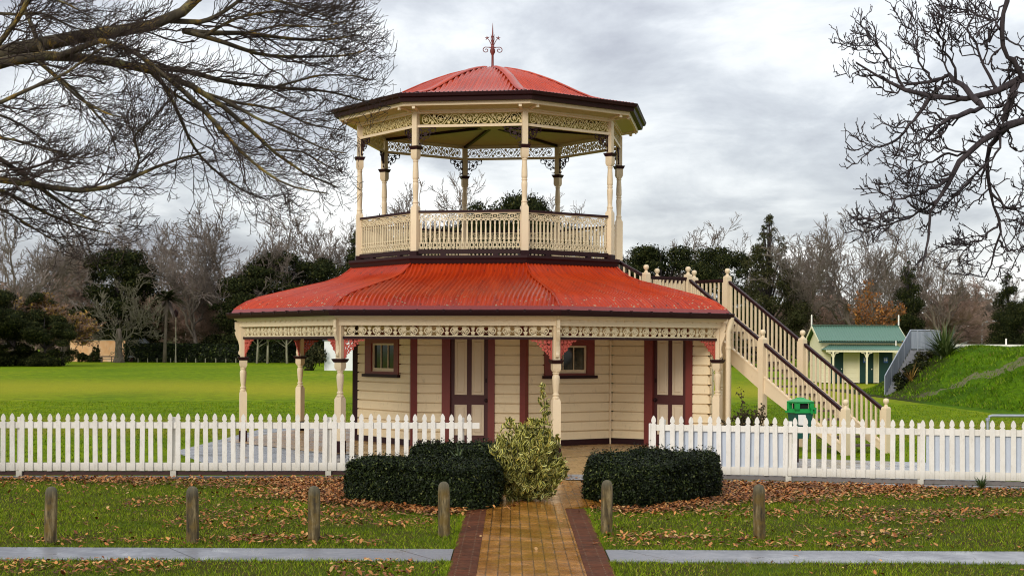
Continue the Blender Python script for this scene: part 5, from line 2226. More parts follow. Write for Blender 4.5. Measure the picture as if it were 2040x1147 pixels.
SR = [
    ([(2330, 120), (2200, 105), (2100, 125), (2040, 158), (1990, 182), (1950, 203), (1900, 206), (1860, 198), (1830, 181), (1790, 174), (1745, 152), (1705, 125)], 22.5, 23.0, .10, .014),
    ([(1935, 206), (1905, 162), (1885, 148), (1840, 168), (1800, 165)], 22.6, 23.6, .05, .016),
    ([(1950, 205), (1958, 222), (1920, 226), (1880, 242), (1828, 288)], 22.5, 21.8, .045, .012),
    ([(2300, 260), (2150, 235), (2040, 232), (2000, 240), (1960, 271), (1930, 300), (1892, 352), (1862, 396), (1848, 440), (1842, 500), (1835, 540)], 22.8, 22.2, .085, .010),
    ([(2010, 238), (1975, 268), (1958, 325), (1976, 388), (1992, 448), (1984, 520), (1962, 552)], 22.7, 23.6, .042, .010),
    ([(2025, -60), (2008, 0), (1990, 60), (2000, 105), (2025, 140), (2040, 160)], 22.2, 22.6, .03, .045),
    ([(1850, 202), (1812, 252), (1765, 292), (1730, 300)], 22.8, 22.4, .03, .01),
    ([(2032, 158), (2012, 205), (2000, 238)], 22.5, 22.8, .045, .05),
    ([(1800, 172), (1770, 120), (1745, 85), (1725, 70)], 23.0, 22.4, .022, .009),
    ([(1850, 180), (1835, 130), (1822, 90), (1825, 60)], 23.1, 23.5, .022, .009),
    ([(1905, 165), (1890, 110), (1870, 70), (1865, 50)], 22.9, 22.2, .022, .009),
    ([(1990, 180), (1960, 130), (1945, 90), (1930, 50), (1945, 15)], 22.5, 23.2, .028, .009),
    ([(1930, 300), (1880, 310), (1830, 335), (1800, 345)], 22.5, 23, .02, .008),
    ([(1892, 352), (1840, 385), (1790, 395), (1750, 435)], 22.4, 21.8, .024, .009),
    ([(1862, 396), (1820, 430), (1770, 450), (1735, 455)], 22.4, 22.9, .02, .009),
    ([(1960, 330), (1920, 370), (1880, 420), (1850, 430)], 22.9, 22.5, .02, .009),
    ([(1976, 388), (2010, 420), (2040, 410), (2070, 380)], 23.1, 23.5, .022, .009),
    ([(1992, 448), (1950, 480), (1920, 500)], 23.2, 23.0, .018, .009),
    ([(1985, 480), (2015, 500), (2045, 495)], 23.3, 23.0, .018, .009),
    ([(2030, 60), (1970, 40), (1920, 20), (1900, 10)], 22.3, 22.9, .022, .009),
    ([(2040, 290), (1990, 300), (1950, 340), (1925, 380)], 22.3, 22.9, .022, .009),
]
L0, R0 = limbs_from(SR, 12)
rng = np.random.default_rng(44)
L0[:, 1:-1] += rng.normal(size=L0[:, 1:-1].shape) * .02
ofs = np.array([11.6, 22.6, 0])
T2 = empty('overhanging_tree', tuple(ofs))
tag(T2, 'bare knobbly tree reaching in at the upper right with dark drooping limbs', 'tree')
mb = MB()
mb.tube([(0, 0, -.1), (.05, 0, 1.5), (0, .05, 3.2), (-.2, 0, 4.6), (-.2, .1, 6.0), (0, 0, 8.5)], [.55, .43, .37, .3, .2, .08], 14)
for (pts, Y0, Y1, r0, r1) in SR:
    if pts[0][0] > 2200:
        q = P(pts[0][0], pts[0][1], Y0) - Vector(ofs)
        mb.tube([(-.1, 0, max(2.6, q.z - .9)), tuple((Vector((-.1, 0, max(2.6, q.z - .9))) + q) / 2 + Vector((0, 0, .15))), tuple(q)], [r0 * 1.5, r0 * 1.2, r0], 8)
mb.build('trunk', M['limb2'], T2, smooth=True)
V, Q = tubes_np(L0 - ofs, R0 * (1 + .12 * rng.normal(size=R0.shape)), 8)
arrays('limb', V, Q, M['limb2'], T2, smooth=True)
L1, R1 = grow(rng, L0, R0, 9, .28, 46, .66, 6, up=.06, curl=.04, rs=.6, rtip=.5, jitter=.34, bias=(-.25, 0, 0), flat=.8, lenfall=.3)
R1 = np.clip(R1, .0085, .0145)
L2, R2 = grow(rng, L1, R1, 5, .15, 44, .28, 5, up=.14, curl=.25, rs=.85, rtip=.75, jitter=.28, bias=(-.1, 0, .1), flat=.8)
R2 = np.clip(R2, .0065, .009)
L3, R3 = grow(rng, L2, R2, 2, .35, 45, .11, 3, up=.25, curl=.3, rs=.9, rtip=1.0, jitter=.2, flat=.8)
R3 = np.clip(R3, .0058, .0072)
for nm, a, b_, sd in (('branch', L1, R1, 5), ('twig', L2, R2, 4), ('fine_twig', L3, R3, 3)):
    k = a[:, -1, 2] > 3.35
    V, Q = tubes_np(a[k] - ofs, b_[k], sd)
    o = arrays(nm, V, Q, M['limb2'], T2, smooth=sd > 4)
    o['kind'] = 'stuff'


# ================================================================== background trees
def bare_proto(seed, limbs=9, spread=38, up=.25, h=20.0, tmat='farbark', wmat='fartwig', first=.45, fine=5, trunk=.42, lean=0.0, crook=.25, tw=(.07, .045)):
    rng = np.random.default_rng(seed)
    k = 9
    z = np.linspace(0, trunk * h, k)
    t = np.stack([np.cumsum(rng.normal(size=k) * .012 * h * crook * 2) + lean * z, np.cumsum(rng.normal(size=k) * .012 * h * crook * 2), z], 1)[None]
    t[:, 0] *= 0
    r = np.linspace(.022 * h, .011 * h, k)[None]
    a, ra = grow(rng, t, r, limbs, first, spread, .56 * h, 10, up=up, curl=.02, rs=.62, rtip=.22, jitter=crook * .8, lenfall=.12)
    b_, rb = grow(rng, a, ra, 9, .18, 38, .27 * h, 8, up=.16, curl=.06, rs=.55, rtip=.3, jitter=.22, lenfall=.25)
    c, rc = grow(rng, b_, rb, 7, .12, 40, .12 * h, 6, up=.08, curl=.08, rs=.6, rtip=.5, jitter=.2)
    rc = np.clip(rc, tw[0] * .6, tw[0])
    d, rd = grow(rng, c, rc, fine, .15, 42, .055 * h, 4, up=.05, curl=.12, rs=.8, rtip=.8, jitter=.2)
    rd = np.clip(rd, tw[1] * .6, tw[1])
    root = empty('bare_tree')
    V, Q = join([tubes_np(t, r, 8), tubes_np(a, ra, 6), tubes_np(b_, np.clip(rb, .03, 9), 4)])
    arrays('trunk', V, Q, M[tmat], root, smooth=True)
    V, Q = join([tubes_np(c, rc, 3), tubes_np(d, rd, 3)])
    arrays('crown', V, Q, M[wmat], root)
    root['h'] = float(np.percentile(d[:, -1, 2], 98.5))
    return root


def leafy_proto(name, seed, shape='dome', n=34000, card=(.30, .17), mat='evergreen', h=14.0, w_=6.0, base=.12, nl=46, lump=.17):
    """crown of leaf clumps round a tapered trunk with limbs"""
    rng = np.random.default_rng(seed)
    root = empty(name)
    if shape == 'dome':
        u = rng.random(nl)
        th = rng.uniform(0, 2 * np.pi, nl)
        zz = base + (1 - base - .09) * u
        prof = np.interp(zz, [0, base, .3, .55, .75, .92, 1], [.2, .62, .98, 1, .82, .45, .15])
        rr = prof * (.35 + .65 * rng.random(nl) ** .6) * w_
    elif shape == 'cone':
        u = rng.random(nl) ** 1.3
        th = rng.uniform(0, 2 * np.pi, nl)
        zz = base + (1 - base - .03) * u
        rr = (1 - u) ** .8 * w_ * (.55 + .5 * rng.random(nl))
    else:
        u = rng.random(nl)
        th = rng.uniform(0, 2 * np.pi, nl)
        zz = base + (1 - base - .05) * u
        rr = np.interp(zz, [0, .2, .6, .85, 1], [.7, 1, .85, .5, .1]) * w_ * (.5 + .5 * rng.random(nl))
    cx, cy, cz = rr * np.cos(th), rr * np.sin(th), zz * h
    lr = lump * h * (.55 + .7 * rng.random(nl))
    if shape != 'dome':
        lr *= np.clip(1.25 - u, .3, 1)
    wt = lr ** 2
    i = rng.choice(nl, n, p=wt / wt.sum())
    d = rng.normal(size=(n, 3))
    d[:, 2] = d[:, 2] * .9 + .25
    d /= np.linalg.norm(d, axis=1, keepdims=True)
    rad = (.3 + .72 * rng.random(n) ** .55 + .45 * (rng.random(n) > .8) * rng.random(n)) * lr[i]
    flat = .58 if shape == 'dome' else .7
    C = np.stack([cx[i] + d[:, 0] * rad, cy[i] + d[:, 1] * rad, cz[i] + d[:, 2] * rad * flat], 1)
    C[:, 2] = np.clip(C[:, 2], base * h * .5 + rng.random(n) * .3, h * 1.02)
    Nn = d + rng.normal(size=(n, 3)) * .5
    Nn /= np.linalg.norm(Nn, axis=1, keepdims=True)
    V, Q = cards(rng, C, Nn, card[0], card[1], .2)
    arrays('crown', V, Q, M[mat], root)
    mb = MB()
    mb.tube([(0, 0, -.1), (.1, 0, h * .3), (0, .1, h * .65), (.05, 0, h * .9)], [.024 * h, .018 * h, .01 * h, .003 * h], 8)
    for j in range(0, nl, 3):
        mb.tube([(0, 0, cz[j] * .55), (cx[j] * .5, cy[j] * .5, cz[j] * .8), (cx[j], cy[j], cz[j])], [.009 * h, .006 * h, .002 * h], 5)
    mb.build('trunk', M['limb2'], root, smooth=True)
    root['h'] = h * 1.0
    return root


used = {}


def plant(proto, px, Y, top, label, cat='tree', group=None, sx=1.0, rot=0.0, base_z=0.0, tilt=0.0):
    p = P(px, 700, Y)
    ht = P(px, top, Y).z - base_z
    s = ht / proto['h']
    if id(proto) not in used:
        used[id(proto)] = 1
        o = proto
        o.rotation_euler = (0, 0, rot)
        o.location = (p.x, p.y, base_z)
    else:
        o = copy_thing(proto, (p.x, p.y, base_z), rot)
    o.scale = (s * sx, s * sx, s)
    if tilt:
        o.rotation_euler = (0, tilt, rot)
    tag(o, label, cat, group)
    for k in ('h',):
        pass
    return o


BP = [bare_proto(101, 8, 42, .2), bare_proto(102, 7, 34, .35, trunk=.45), bare_proto(103, 8, 48, .2, crook=.4), bare_proto(104, 7, 36, .3, trunk=.5, first=.3, lean=.3)]
RP = [bare_proto(201, 16, 46, .2, wmat='rosetwig', first=.08, fine=9, trunk=.75, tw=(.06, .05)), bare_proto(202, 14, 38, .35, wmat='rosetwig', first=.08, fine=9, trunk=.8, tw=(.06, .05))]
g1 = 'bare winter trees along the far side of the park'
BT = [
    (0, 35, 185, 385, 1.15, 'broad bare tree at the far left edge, spreading above dark shrubs', 0),
    (1, 125, 235, 468, 1.0, 'pale bare tree rising behind the yellow leaved tree at left', 1),
    (2, 205, 240, 480, 1.0, 'bare tree showing behind the left side of the round dark evergreen', 2),
    (1, 322, 230, 440, 1.1, 'bare tree directly behind the palm', 3),
    (3, 395, 210, 452, 1.0, 'leaning bare tree between the palm and the dark evergreen mass', 2.2),
    (2, 462, 215, 410, 1.15, 'tall bare tree rising from behind the dark evergreen left of the bandstand', 1.2),
    (0, 556, 228, 424, 1.0, 'bare tree above the dark evergreen mass, left of the bandstand roof', 4),
    (1, 655, 240, 440, 1.0, 'bare tree just left of the bandstand balcony', 5),
    (2, 822, 235, 370, .9, 'bare tree seen through the left opening of the upper bandstand', .3),
    (0, 898, 240, 376, .8, 'bare tree seen through the upper bandstand beside its rear post', 2.7),
    (1, 1118, 240, 394, .9, 'bare tree seen through the right opening of the upper bandstand', 3.6),
    (0, 1388, 240, 456, 1.1, 'pale bare tree behind the dark evergreens above the stairs', 1.9),
    (3, 1285, 245, 470, 1.0, 'bare treetop just right of the bandstand balcony', .8),
    (1, 1602, 185, 466, 1.05, 'bare tree with dark forked trunk left of the green roofed block', 4.4),
    (2, 1690, 190, 432, 1.0, 'tallest bare tree above the green roofed block', .6),
    (0, 1755, 205, 445, 1.0, 'bare tree under the drooping limbs of the knobbly tree', 5.3),
    (3, 1885, 195, 470, 1.0, 'bare spreading tree above the pinkish thicket at right', 3.5),
    (1, 1988, 235, 555, 1.3, 'rounded bare tree beside the conifer at the right edge', 2.0),
    (2, 1560, 235, 480, 1.0, 'bare tree between the thin topped conifer and the forked bare tree', 4.0),
]
for i, px, Y, top, sx, lab, rot in BT:
    plant(BP[i], px, Y, top, lab, 'tree', g1, sx, rot)
RT = [
    (0, 362, 222, 545, 1.5, 'pinkish brown twiggy tree right of the palm', 0),
    (1, 425, 217, 575, 1.7, 'low pinkish brown twiggy tree left of the verandah roof', 1),
    (0, 292, 226, 565, 1.4, 'pinkish brown twiggy tree left of the palm', 2),
    (1, 135, 218, 515, .9, 'upright reddish twiggy tree at left beyond the yellow leaved tree', 3),
    (0, 1888, 205, 560, 1.5, 'large pinkish brown twiggy tree behind the flax', 4),
    (1, 1925, 215, 615, 1.6, 'low pinkish thicket left of the right hand lamp post', 5),
    (0, 1660, 210, 565, 1.4, 'brown twiggy tree rising behind the green roof, left end', 1.5),
    (1, 1975, 230, 640, 1.8, 'low reddish thicket right of the right hand lamp post', 2.5),
    (1, 1560, 200, 600, 1.5, 'brown twiggy tree behind the lower stairs', 2.9),
    (0, 60, 215, 560, 1.6, 'brown twiggy tree behind the dark shrubs at the left edge', .9),
]
for i, px, Y, top, sx, lab, rot in RT:
    plant(RP[i], px, Y, top, lab, 'tree', 'twiggy winter thickets', sx, rot)
EP = [leafy_proto('evergreen_tree', 301, nl=46, lump=.13, w_=5.2), leafy_proto('evergreen_tree', 302, nl=84, w_=7.4, lump=.115, n=42000), leafy_proto('evergreen_tree', 306, nl=44, w_=5.2, lump=.14)]
CP = [leafy_proto('conifer', 303, 'cone', w_=4.0, h=18, nl=70, lump=.11), leafy_proto('conifer', 304, 'column', w_=2.6, h=18, nl=60, lump=.12)]
TP = leafy_proto('conifer', 305, 'cone', w_=7.5, h=20, n=30000, nl=190, lump=.075, mat='evergreen2', card=(.34, .15))
BE = leafy_proto('evergreen_bush', 307, nl=50, w_=6.5, lump=.15, base=0.0, h=10)
ET = [
    (EP[0], 232, 218, 487, 1.0, 'large rounded dark evergreen behind the pale gnarled tree at left', 0),
    (EP[1], 585, 216, 497, 1.05, 'broad dark evergreen above the left verandah roof', 1),
    (EP[2], 487, 212, 545, 1.15, 'lower dark evergreen at the left end of the verandah roof', 2),
    (CP[0], 712, 200, 440, .9, 'dark conifer peeping out left of the bandstand balcony', 3),
    (EP[1], 1010, 215, 380, .72, 'tall dark evergreen seen through the upper bandstand', 4),
    (EP[0], 945, 220, 415, .8, 'dark evergreen behind the balcony railing, left of the tall one', 2.1),
    (CP[0], 752, 205, 408, .6, 'dark treetop seen through the leftmost opening of the upper bandstand', 4.2),
    (EP[2], 1315, 200, 480, 1.05, 'dark evergreen just right of the balcony, above the stair landing', 5),
    (EP[0], 1437, 192, 480, .8, 'dark evergreen above the upper flight of the stairs', 3),
    (TP, 1532, 185, 422, .85, 'brownish conifer with a thin pointed top behind the stairs', 0),
    (CP[1], 1808, 165, 512, .85, 'dark columnar conifer behind the right end of the green roof', 1),
    (CP[0], 2008, 180, 535, 1.0, 'pointed dark conifer at the right edge', 2),
    (EP[1], 2050, 165, 588, .9, 'dark evergreen bush below the conifer at the right edge', 3.3),
    (BE, 30, 165, 572, .85, 'dark evergreen shrub at the left edge of the lawn', 4),
    (BE, 88, 162, 622, .95, 'smaller dark evergreen shrub left of the yellow leaved tree', 1.1),
    (BE, -40, 160, 590, .95, 'dark evergreen bush cut by the left edge of the frame', 2.4),
    (EP[2], 1255, 215, 500, .9, 'dark evergreen low behind the balcony right corner', 2.4),
    (EP[0], 850, 225, 440, .9, 'dark evergreen low behind the balcony railing at left', 1.4),
    (EP[2], 1105, 225, 448, .9, 'dark evergreen low behind the balcony railing at right', 3.4),
]
for pr_, px, Y, top, sx, lab, rot in ET:
    plant(pr_, px, Y, top, lab, 'tree', 'dark evergreens round the park', sx, rot)

# small trees
SM = leafy_proto('small_tree', 401, 'dome', 6000, (.2, .12), 'strap', 6, 2.6, .42, 26, .13)
for i, (px, lab) in enumerate(((512, 'small tree with slim pale trunk, left of three seen under the verandah'), (533, 'small tree with pale trunk, middle of three seen under the verandah'), (572, 'small tree with pale forked trunk, right of three seen under the verandah'))):
    plant(SM, px, 198, 600, lab, 'tree', 'small pale trunked trees under the verandah line', .9, i * 1.3)
for o in SC.objects:
    pass
for ch in SM.children:
    if ch.name.startswith('trunk'):
        ch.data.materials[0] = M['palebark']


def mixed_tree(name, seed, h, wmat, lmat, nleaf, leafsize, **kw):
    r = bare_proto(seed, h=h, wmat=wmat, tw=(.03, .02), **kw)
    r.name = name
    rng = np.random.default_rng(seed + 1)
    cr = [c for c in r.children if c.name.startswith('crown')][0]
    nv = len(cr.data.vertices)
    co_ = np.zeros(nv * 3, np.float32)
    cr.data.vertices.foreach_get('co', co_)
    co_ = co_.reshape(-1, 3)
    C = co_[rng.choice(nv, nleaf)] + rng.normal(size=(nleaf, 3)) * .1
    Nn = rng.normal(size=(nleaf, 3))
    Nn /= np.linalg.norm(Nn, axis=1, keepdims=True)
    V, Q = cards(rng, C, Nn, leafsize, leafsize * .65)
    arrays('leaves', V, Q, M[lmat], r)
    return r


at = mixed_tree('autumn_tree', 501, 7.0, 'rosetwig', 'autumn', 6000, .26, limbs=12, spread=62, up=.05, first=.5, trunk=.5, fine=6)
plant(at, 126, 169, 596, 'small tree with sparse yellow brown leaves on the left of the lawn', 'tree', None, 1.25, .4)
ot = mixed_tree('autumn_tree', 511, 7.0, 'farbark', 'orange', 4200, .28, limbs=9, spread=40, up=.3, first=.5, trunk=.4, fine=5)
plant(ot, 1742, 132, 580, 'small tree with rusty orange leaves behind the green roofed block', 'tree', None, .85, 1.4)
M['gnarl'] = bark('gnarled grey bark', (.085, .072, .045), (.21, .19, .13), None, 3)
gn = bare_proto(521, 6, 52, .15, 12.0, 'gnarl', 'gnarl', .6, 2, .30, 0, .7, (.07, .055))
gn.name = 'gnarled_tree'
plant(gn, 237, 200, 560, 'pale gnarled pollarded tree with a stout trunk before the orange wall', 'tree', None, .95, 2.0)
for ch in list(gn.children):
    if ch.name.startswith('trunk'):
        mb = MB()
        mb.tube([(0, 0, -.1), (.1, 0, .8), (-.1, .05, 2.0), (.15, 0, 3.4), (.1, 0, 4.6)], [.95, .6, .48, .5, .3], 10)
        mb.build('bole', M['farbark'], gn, smooth=True)

# palm
pb = P(328, 722, 203)
PA = empty('palm_tree', (pb.x, 203, 0))
tag(PA, 'single slim palm in front of the long dark hedge', 'palm tree')
mb = MB()
mb.tube([(0, 0, -.1), (.05, 0, 3), (.2, 0, 6), (.28, 0, 8.4)], [.30, .20, .18, .22], 10)
mb.build('trunk', M['farbark'], PA, smooth=True)
for nm, n, sd, mat, lo, hi in (('fronds', 46, 6, M['evergreen'], -.1, 1.2), ('dead_fronds', 26, 7, M['fartwig'], -1.3, -.5)):
    rng = np.random.default_rng(sd)
    Vs, Qs = [], []
    cc, nn = [], []
    for q in range(n):
        a, el = rng.uniform(0, 6.28), rng.uniform(lo, hi)
        L = rng.uniform(1.9, 2.6)
        s = np.linspace(.1, 1, 26)
        d = np.array([math.cos(a) * math.cos(el), math.sin(a) * math.cos(el), math.sin(el)])
        sd_ = np.array([-math.sin(a), math.cos(a), 0])
        p = np.array([.28, 0, 8.5]) + d * (L * s)[:, None]
        p[:, 2] -= L * .42 * s ** 2
        for e in (-1, 1):
            c0 = p
            tip = p + sd_ * e * .42 * np.sin(np.pi * (.12 + .83 * s))[:, None] + d * .22 + np.array([0, 0, -.10])
            wv = d * .05
            V = np.stack([c0 - wv, c0 + wv, tip], 1).reshape(-1, 3)
            Vs.append(V)
    V = np.concatenate(Vs)
    arrays(nm, V, np.arange(len(V)).reshape(-1, 3), mat, PA)

# far wood closing the horizon: a mass, not single trees
rng = np.random.default_rng(90)
n = 34000
x = rng.uniform(-125, 125, n)
yy = 262 + rng.random(n) * 10
hh = 6.5 + 4.5 * vnoise(x, yy * 0, 9, 4) + 2.5 * vnoise(x, yy * 0, 2.5, 5)
C = np.stack([x, yy, hh * rng.random(n) ** .75], 1)
Nn = rng.normal(size=(n, 3)) + np.array([0, -1, .4])
Nn /= np.linalg.norm(Nn, axis=1, keepdims=True)
V, Q = cards(rng, C, Nn, 1.3, .8)
M['farwood'] = leafmat('distant winter wood', [(0, (.09, .07, .05)), (.4, (.20, .145, .11)), (.7, (.30, .21, .165)), (1, (.09, .10, .045))], .9, .05)
o = arrays('distant_wood', V, Q, M['farwood'])
o['kind'] = 'stuff'


# long clipped hedge at the far side of the lawn
def box_hedge_far(x0, x1, y0, y1, h, n, label, seed):
    rng = np.random.default_rng(seed)
    root = empty('tall_hedge', ((x0 + x1) / 2, (y0 + y1) / 2, 0))
    tag(root, label, 'hedge')
    L, W_ = (x1 - x0) / 2, (y1 - y0) / 2
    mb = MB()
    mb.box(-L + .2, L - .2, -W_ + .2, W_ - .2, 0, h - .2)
    mb.build('shade_core', M['core'], root)  # solid dark filler behind the leaves, shade painted in
    k = n * 2 // 3
    C = np.concatenate([np.stack([rng.uniform(-L, L, k), np.full(k, -W_) + rng.normal(size=k) * .06, rng.uniform(0, h, k)], 1),
                        np.stack([rng.uniform(-L, L, n - k), rng.uniform(-W_, W_, n - k), h + rng.normal(size=n - k) * .05], 1)])
    Nn = np.concatenate([np.tile([0, -1., .2], (k, 1)), np.tile([0, 0, 1.], (n - k, 1))]) + rng.normal(size=(n, 3)) * .5
    Nn /= np.linalg.norm(Nn, axis=1, keepdims=True)
    V, Q = cards(rng, C, Nn, .34, .2)
    arrays('foliage', V, Q, M['hedge'], root)


box_hedge_far(P(248, 700, 206).x, P(690, 700, 206).x, 205.5, 208, 2.45, 16000, 'long dark clipped hedge along the far side of the lawn', 8)
bo = MB()
bo.lathe([(.06, 0), (.06, .52), (.05, .58), (.02, .6)], 8)
first = None
for px in (275, 294, 313, 340, 371, 390, 409, 430, 450, 470):
    p = P(px, 720, 203.5)
    if first is None:
        first = bo.build('bollard', M['palebark'], None, smooth=40)
        o = first
    else:
        o = first.copy()
        COL.objects.link(o)
    o.location = (p.x, 203.5, 0)
    tag(o, 'short pale bollard in the row along the far dark hedge', 'bollard', 'bollards along the far hedge')


def shrub(name, p, n, size, card, mat, seed, label, cat='shrub', h=None):
    rng = np.random.default_rng(seed)
    root = empty(name, p)
    tag(root, label, cat)
    nl = 9
    c = rng.normal(size=(nl, 3)) * np.array([size[0] * .45, size[1] * .45, size[2] * .28]) + np.array([0, 0, size[2] * .5])
    i = rng.integers(0, nl, n)
    d = rng.normal(size=(n, 3))
    d /= np.linalg.norm(d, axis=1, keepdims=True)
    C = c[i] + d * (np.array(size) * .34) * (.4 + .65 * rng.random((n, 1)))
    C[:, 2] = np.abs(C[:, 2])
    Nn = d + rng.normal(size=(n, 3)) * .5
    Nn /= np.linalg.norm(Nn, axis=1, keepdims=True)
    V, Q = cards(rng, C, Nn, card, card * .55)
    arrays('foliage', V, Q, M[mat], root)
    mb = MB()
    for q in range(7):
        e = c[q % nl]
        mb.tube([(e[0] * .1, e[1] * .1, -.05), (e[0] * .5, e[1] * .5, e[2] * .5), tuple(e)], [card * .18, card * .13, card * .05], 4)
    mb.build('stem', M['vstem'], root)
    return root


shrub('shrub', P(172, 722, 204).xy.to_3d(), 1100, (1.5, 1.0, 1.1), .3, 'evergreen', 61, 'dark green shrub leaning on the orange wall')
shrub('shrub', P(190, 722, 203.5).xy.to_3d(), 800, (.9, .8, 2.0), .3, 'evergreen', 66, 'taller dark shrub against the orange wall near its middle')
shrub('shrub', P(622, 738, 143).xy.to_3d(), 1700, (1.5, 1.2, 2.9), .25, 'evergreen2', 62, 'dark bush at the left end of the white wall, seen under the verandah')
shrub('shrub', P(1792, 770, 73.2).xy.to_3d() + Vector((0, 0, .2)), 900, (.7, .7, .8), .16, 'evergreen', 63, 'dark low shrub at the foot of the steel stair')
shrub('shrub', P(1828, 745, 74).xy.to_3d() + Vector((0, 0, 1.0)), 900, (.9, .8, .7), .16, 'evergreen', 64, 'dark low shrub half way up the mound beside the steel stair')
shrub('shrub', P(1852, 712, 75).xy.to_3d() + Vector((0, 0, 1.6)), 700, (.9, .8, .5), .16, 'evergreen2', 65, 'low brownish shrub on the mound between the steel stair and the flax')
fx = P(1882, 735, 73.6)
strappy('flax', Vector((fx.x, 73.6, mound_z(fx.x, 73.6) - .15)), 230, 2.0, .075, 71, 'big spiky flax clump on top of the grassy mound', 'flax', .75, .95)
strappy('flax', Vector((P(1815, 760, 73).x, 73.0, .75)), 26, 1.0, .05, 72, 'small yellowing flax tuft beside the steel stair', 'flax', .6, .8, M['autumn'])

# dying hydrangea below the stairs
rng = np.random.default_rng(35)
hb = P(1492, 880, 33.6)
HY = empty('shrub', (hb.x, 33.6, 0))
tag(HY, 'withered brown shrub under the staircase beside the downpipe', 'shrub')
mb = MB()
tips = []
for q in range(46):
    a, r = rng.uniform(0, 6.28), rng.uniform(.05, .62)
    zt = rng.uniform(.55, 1.08) if q else 1.4
    tip = Vector((r * math.cos(a), r * .6 * math.sin(a), zt))
    mb.tube([(tip.x * .3, tip.y * .3, 0), (tip.x * .7, tip.y * .7, zt * .6), tuple(tip)], [.010, .008, .005], 4)
    tips.append(tip)
mb.build('stem', M['vstem'], HY)
C = np.array([tuple(tips[rng.integers(len(tips))] * rng.uniform(.7, 1.02)) for _ in range(900)]) + rng.normal(size=(900, 3)) * .05
Nn = rng.normal(size=(900, 3))
Nn /= np.linalg.norm(Nn, axis=1, keepdims=True)
V, Q = cards(rng, C, Nn, .075, .045)
M['dead'] = leafmat('withered leaves', [(0, (.03, .02, .01)), (.5, (.07, .045, .02)), (.8, (.05, .06, .02)), (1, (.14, .08, .03))], .7, .2)
arrays('foliage', V, Q, M['dead'], HY)

# ================================================================== far buildings and furniture
M['orangewall'] = None
m, nt, b = nodes('patchy orange plaster')
pos = geo(nt).outputs['Position']
n1 = noise(nt, .55, 6, .7, pos)
n2 = noise(nt, 1.2, 5, .7, mapping(nt, pos, (3, 3, .3)))
c = ramp(nt, n1.outputs[0], [(.35, (.66, .34, .14)), (.6, (.74, .48, .27)), (.75, (.82, .68, .53))]).outputs[0]
c = mix(nt, ramp(nt, n2.outputs[0], [(.6, gray(0)), (.75, gray(.7))]).outputs[0], c, (.16, .08, .04))
link(nt, c, b.inputs['Base Color'])
b.inputs['Roughness'].default_value = .9
M['orangewall'] = m
ow = empty('plaster_wall', (0, 0, 0))
a, b_ = P(140, 700, 210), P(249, 700, 210)
ow.location = ((a.x + b_.x) / 2, 210, 0)
tag(ow, 'patchy orange plastered wall with graffiti behind the gnarled tree', 'wall')
L = (b_.x - a.x) / 2
mb = MB()
mb.box(-L, L, 0, .3, 0, 2.95)
mb.box(-L + .5, -L + 1.1, -.1, .25, 2.952, 3.2)
mb.build('masonry', M['orangewall'], ow)
mb = MB()
mb.box(-L + 1.2, L, -.06, .36, 2.955, 3.06)
mb.build('coping', M['palebark'], ow)
mb = MB()
sx_ = P(177, 690, 210).x - ow.location.x
for k, pl in enumerate((arc(sx_, 2.52, .16, .13, 150, -90, 8) + arc(sx_, 2.26, .17, .14, 90, -150, 8), arc(sx_ + .5, 2.3, .13, .12, 30, 330, 10),
                        arc(P(146, 690, 210).x - ow.location.x, .75, .35, .5, 200, -100, 12))):
    mb.ribbon(pl, .07, -.012, 0)
mb.build('graffiti', M['maroon'], ow)
bs = empty('bench', (P(221, 722, 202).x, 202, 0))
tag(bs, 'dark park bench beside the gnarled tree trunk', 'bench')
for nm, bx in (('backrest', (-1.6, 1.6, .25, .32, .70, .86)), ('seat', (-1.6, 1.6, -.25, .2, .40, .46)), ('leg', (-1.3, -1.2, -.25, .32, 0, .4)), ('leg', (1.2, 1.3, -.25, .32, 0, .4)), ('support', (-.05, .05, .32, .38, 0, .86))):
    mb = MB()
    mb.box(*bx)
    mb.build(nm, M['tread'], bs)
fb = empty('litter_bin', (P(261, 722, 202).x, 202, 0))
tag(fb, 'small dark litter bin in front of the far hedge', 'litter bin')
mb = MB()
mb.lathe([(.24, .05), (.27, .7), (.27, .72)], 12)
mb.build('bin_body', M['maroon'], fb)
mb = MB()
mb.lathe([(.33, .74), (.33, .80), (.1, .84)], 12)
mb.build('lid', M['galv'], fb)
sh = empty('shed', (P(266, 690, 216).x, 216, 0))
tag(sh, 'grey metal roof of a shed showing above the hedge beside the gnarled tree', 'shed')
mb = MB()
mb.box(-1.7, 1.5, 0, 3, 0, 2.6)
mb.build('wall', M['palebark'], sh)
mb = MB()
mb.add([(-1.8, -.3, 2.6), (1.6, -.3, 2.6), (1.25, 1.5, 3.35), (-1.8, 1.5, 3.35), (1.6, 3.3, 2.6), (-1.8, 3.3, 2.6)], [(0, 1, 2, 3), (2, 4, 5, 3), (1, 4, 2)])
mb.build('roof', M['galv'], sh)

# white rendered wall block behind the bandstand
M['render'] = paint('stained white render', (.78, .78, .77), .7, .5, .8, (.35, .32, .28))
ww = empty('white_building', (P(700, 700, 143).x, 143, 0))
tag(ww, 'low white rendered building partly hidden behind the bandstand', 'building')
mb = MB()
mb.box(P(646, 700, 143).x - ww.location.x, 4.5, 0, 3, 0, 2.83)
mb.build('wall', M['render'], ww)
mb = MB()
mb.box(P(643, 700, 143).x - ww.location.x, 4.7, -.12, 3.1, 2.832, 2.93)
mb.build('roof', M['galv'], ww)


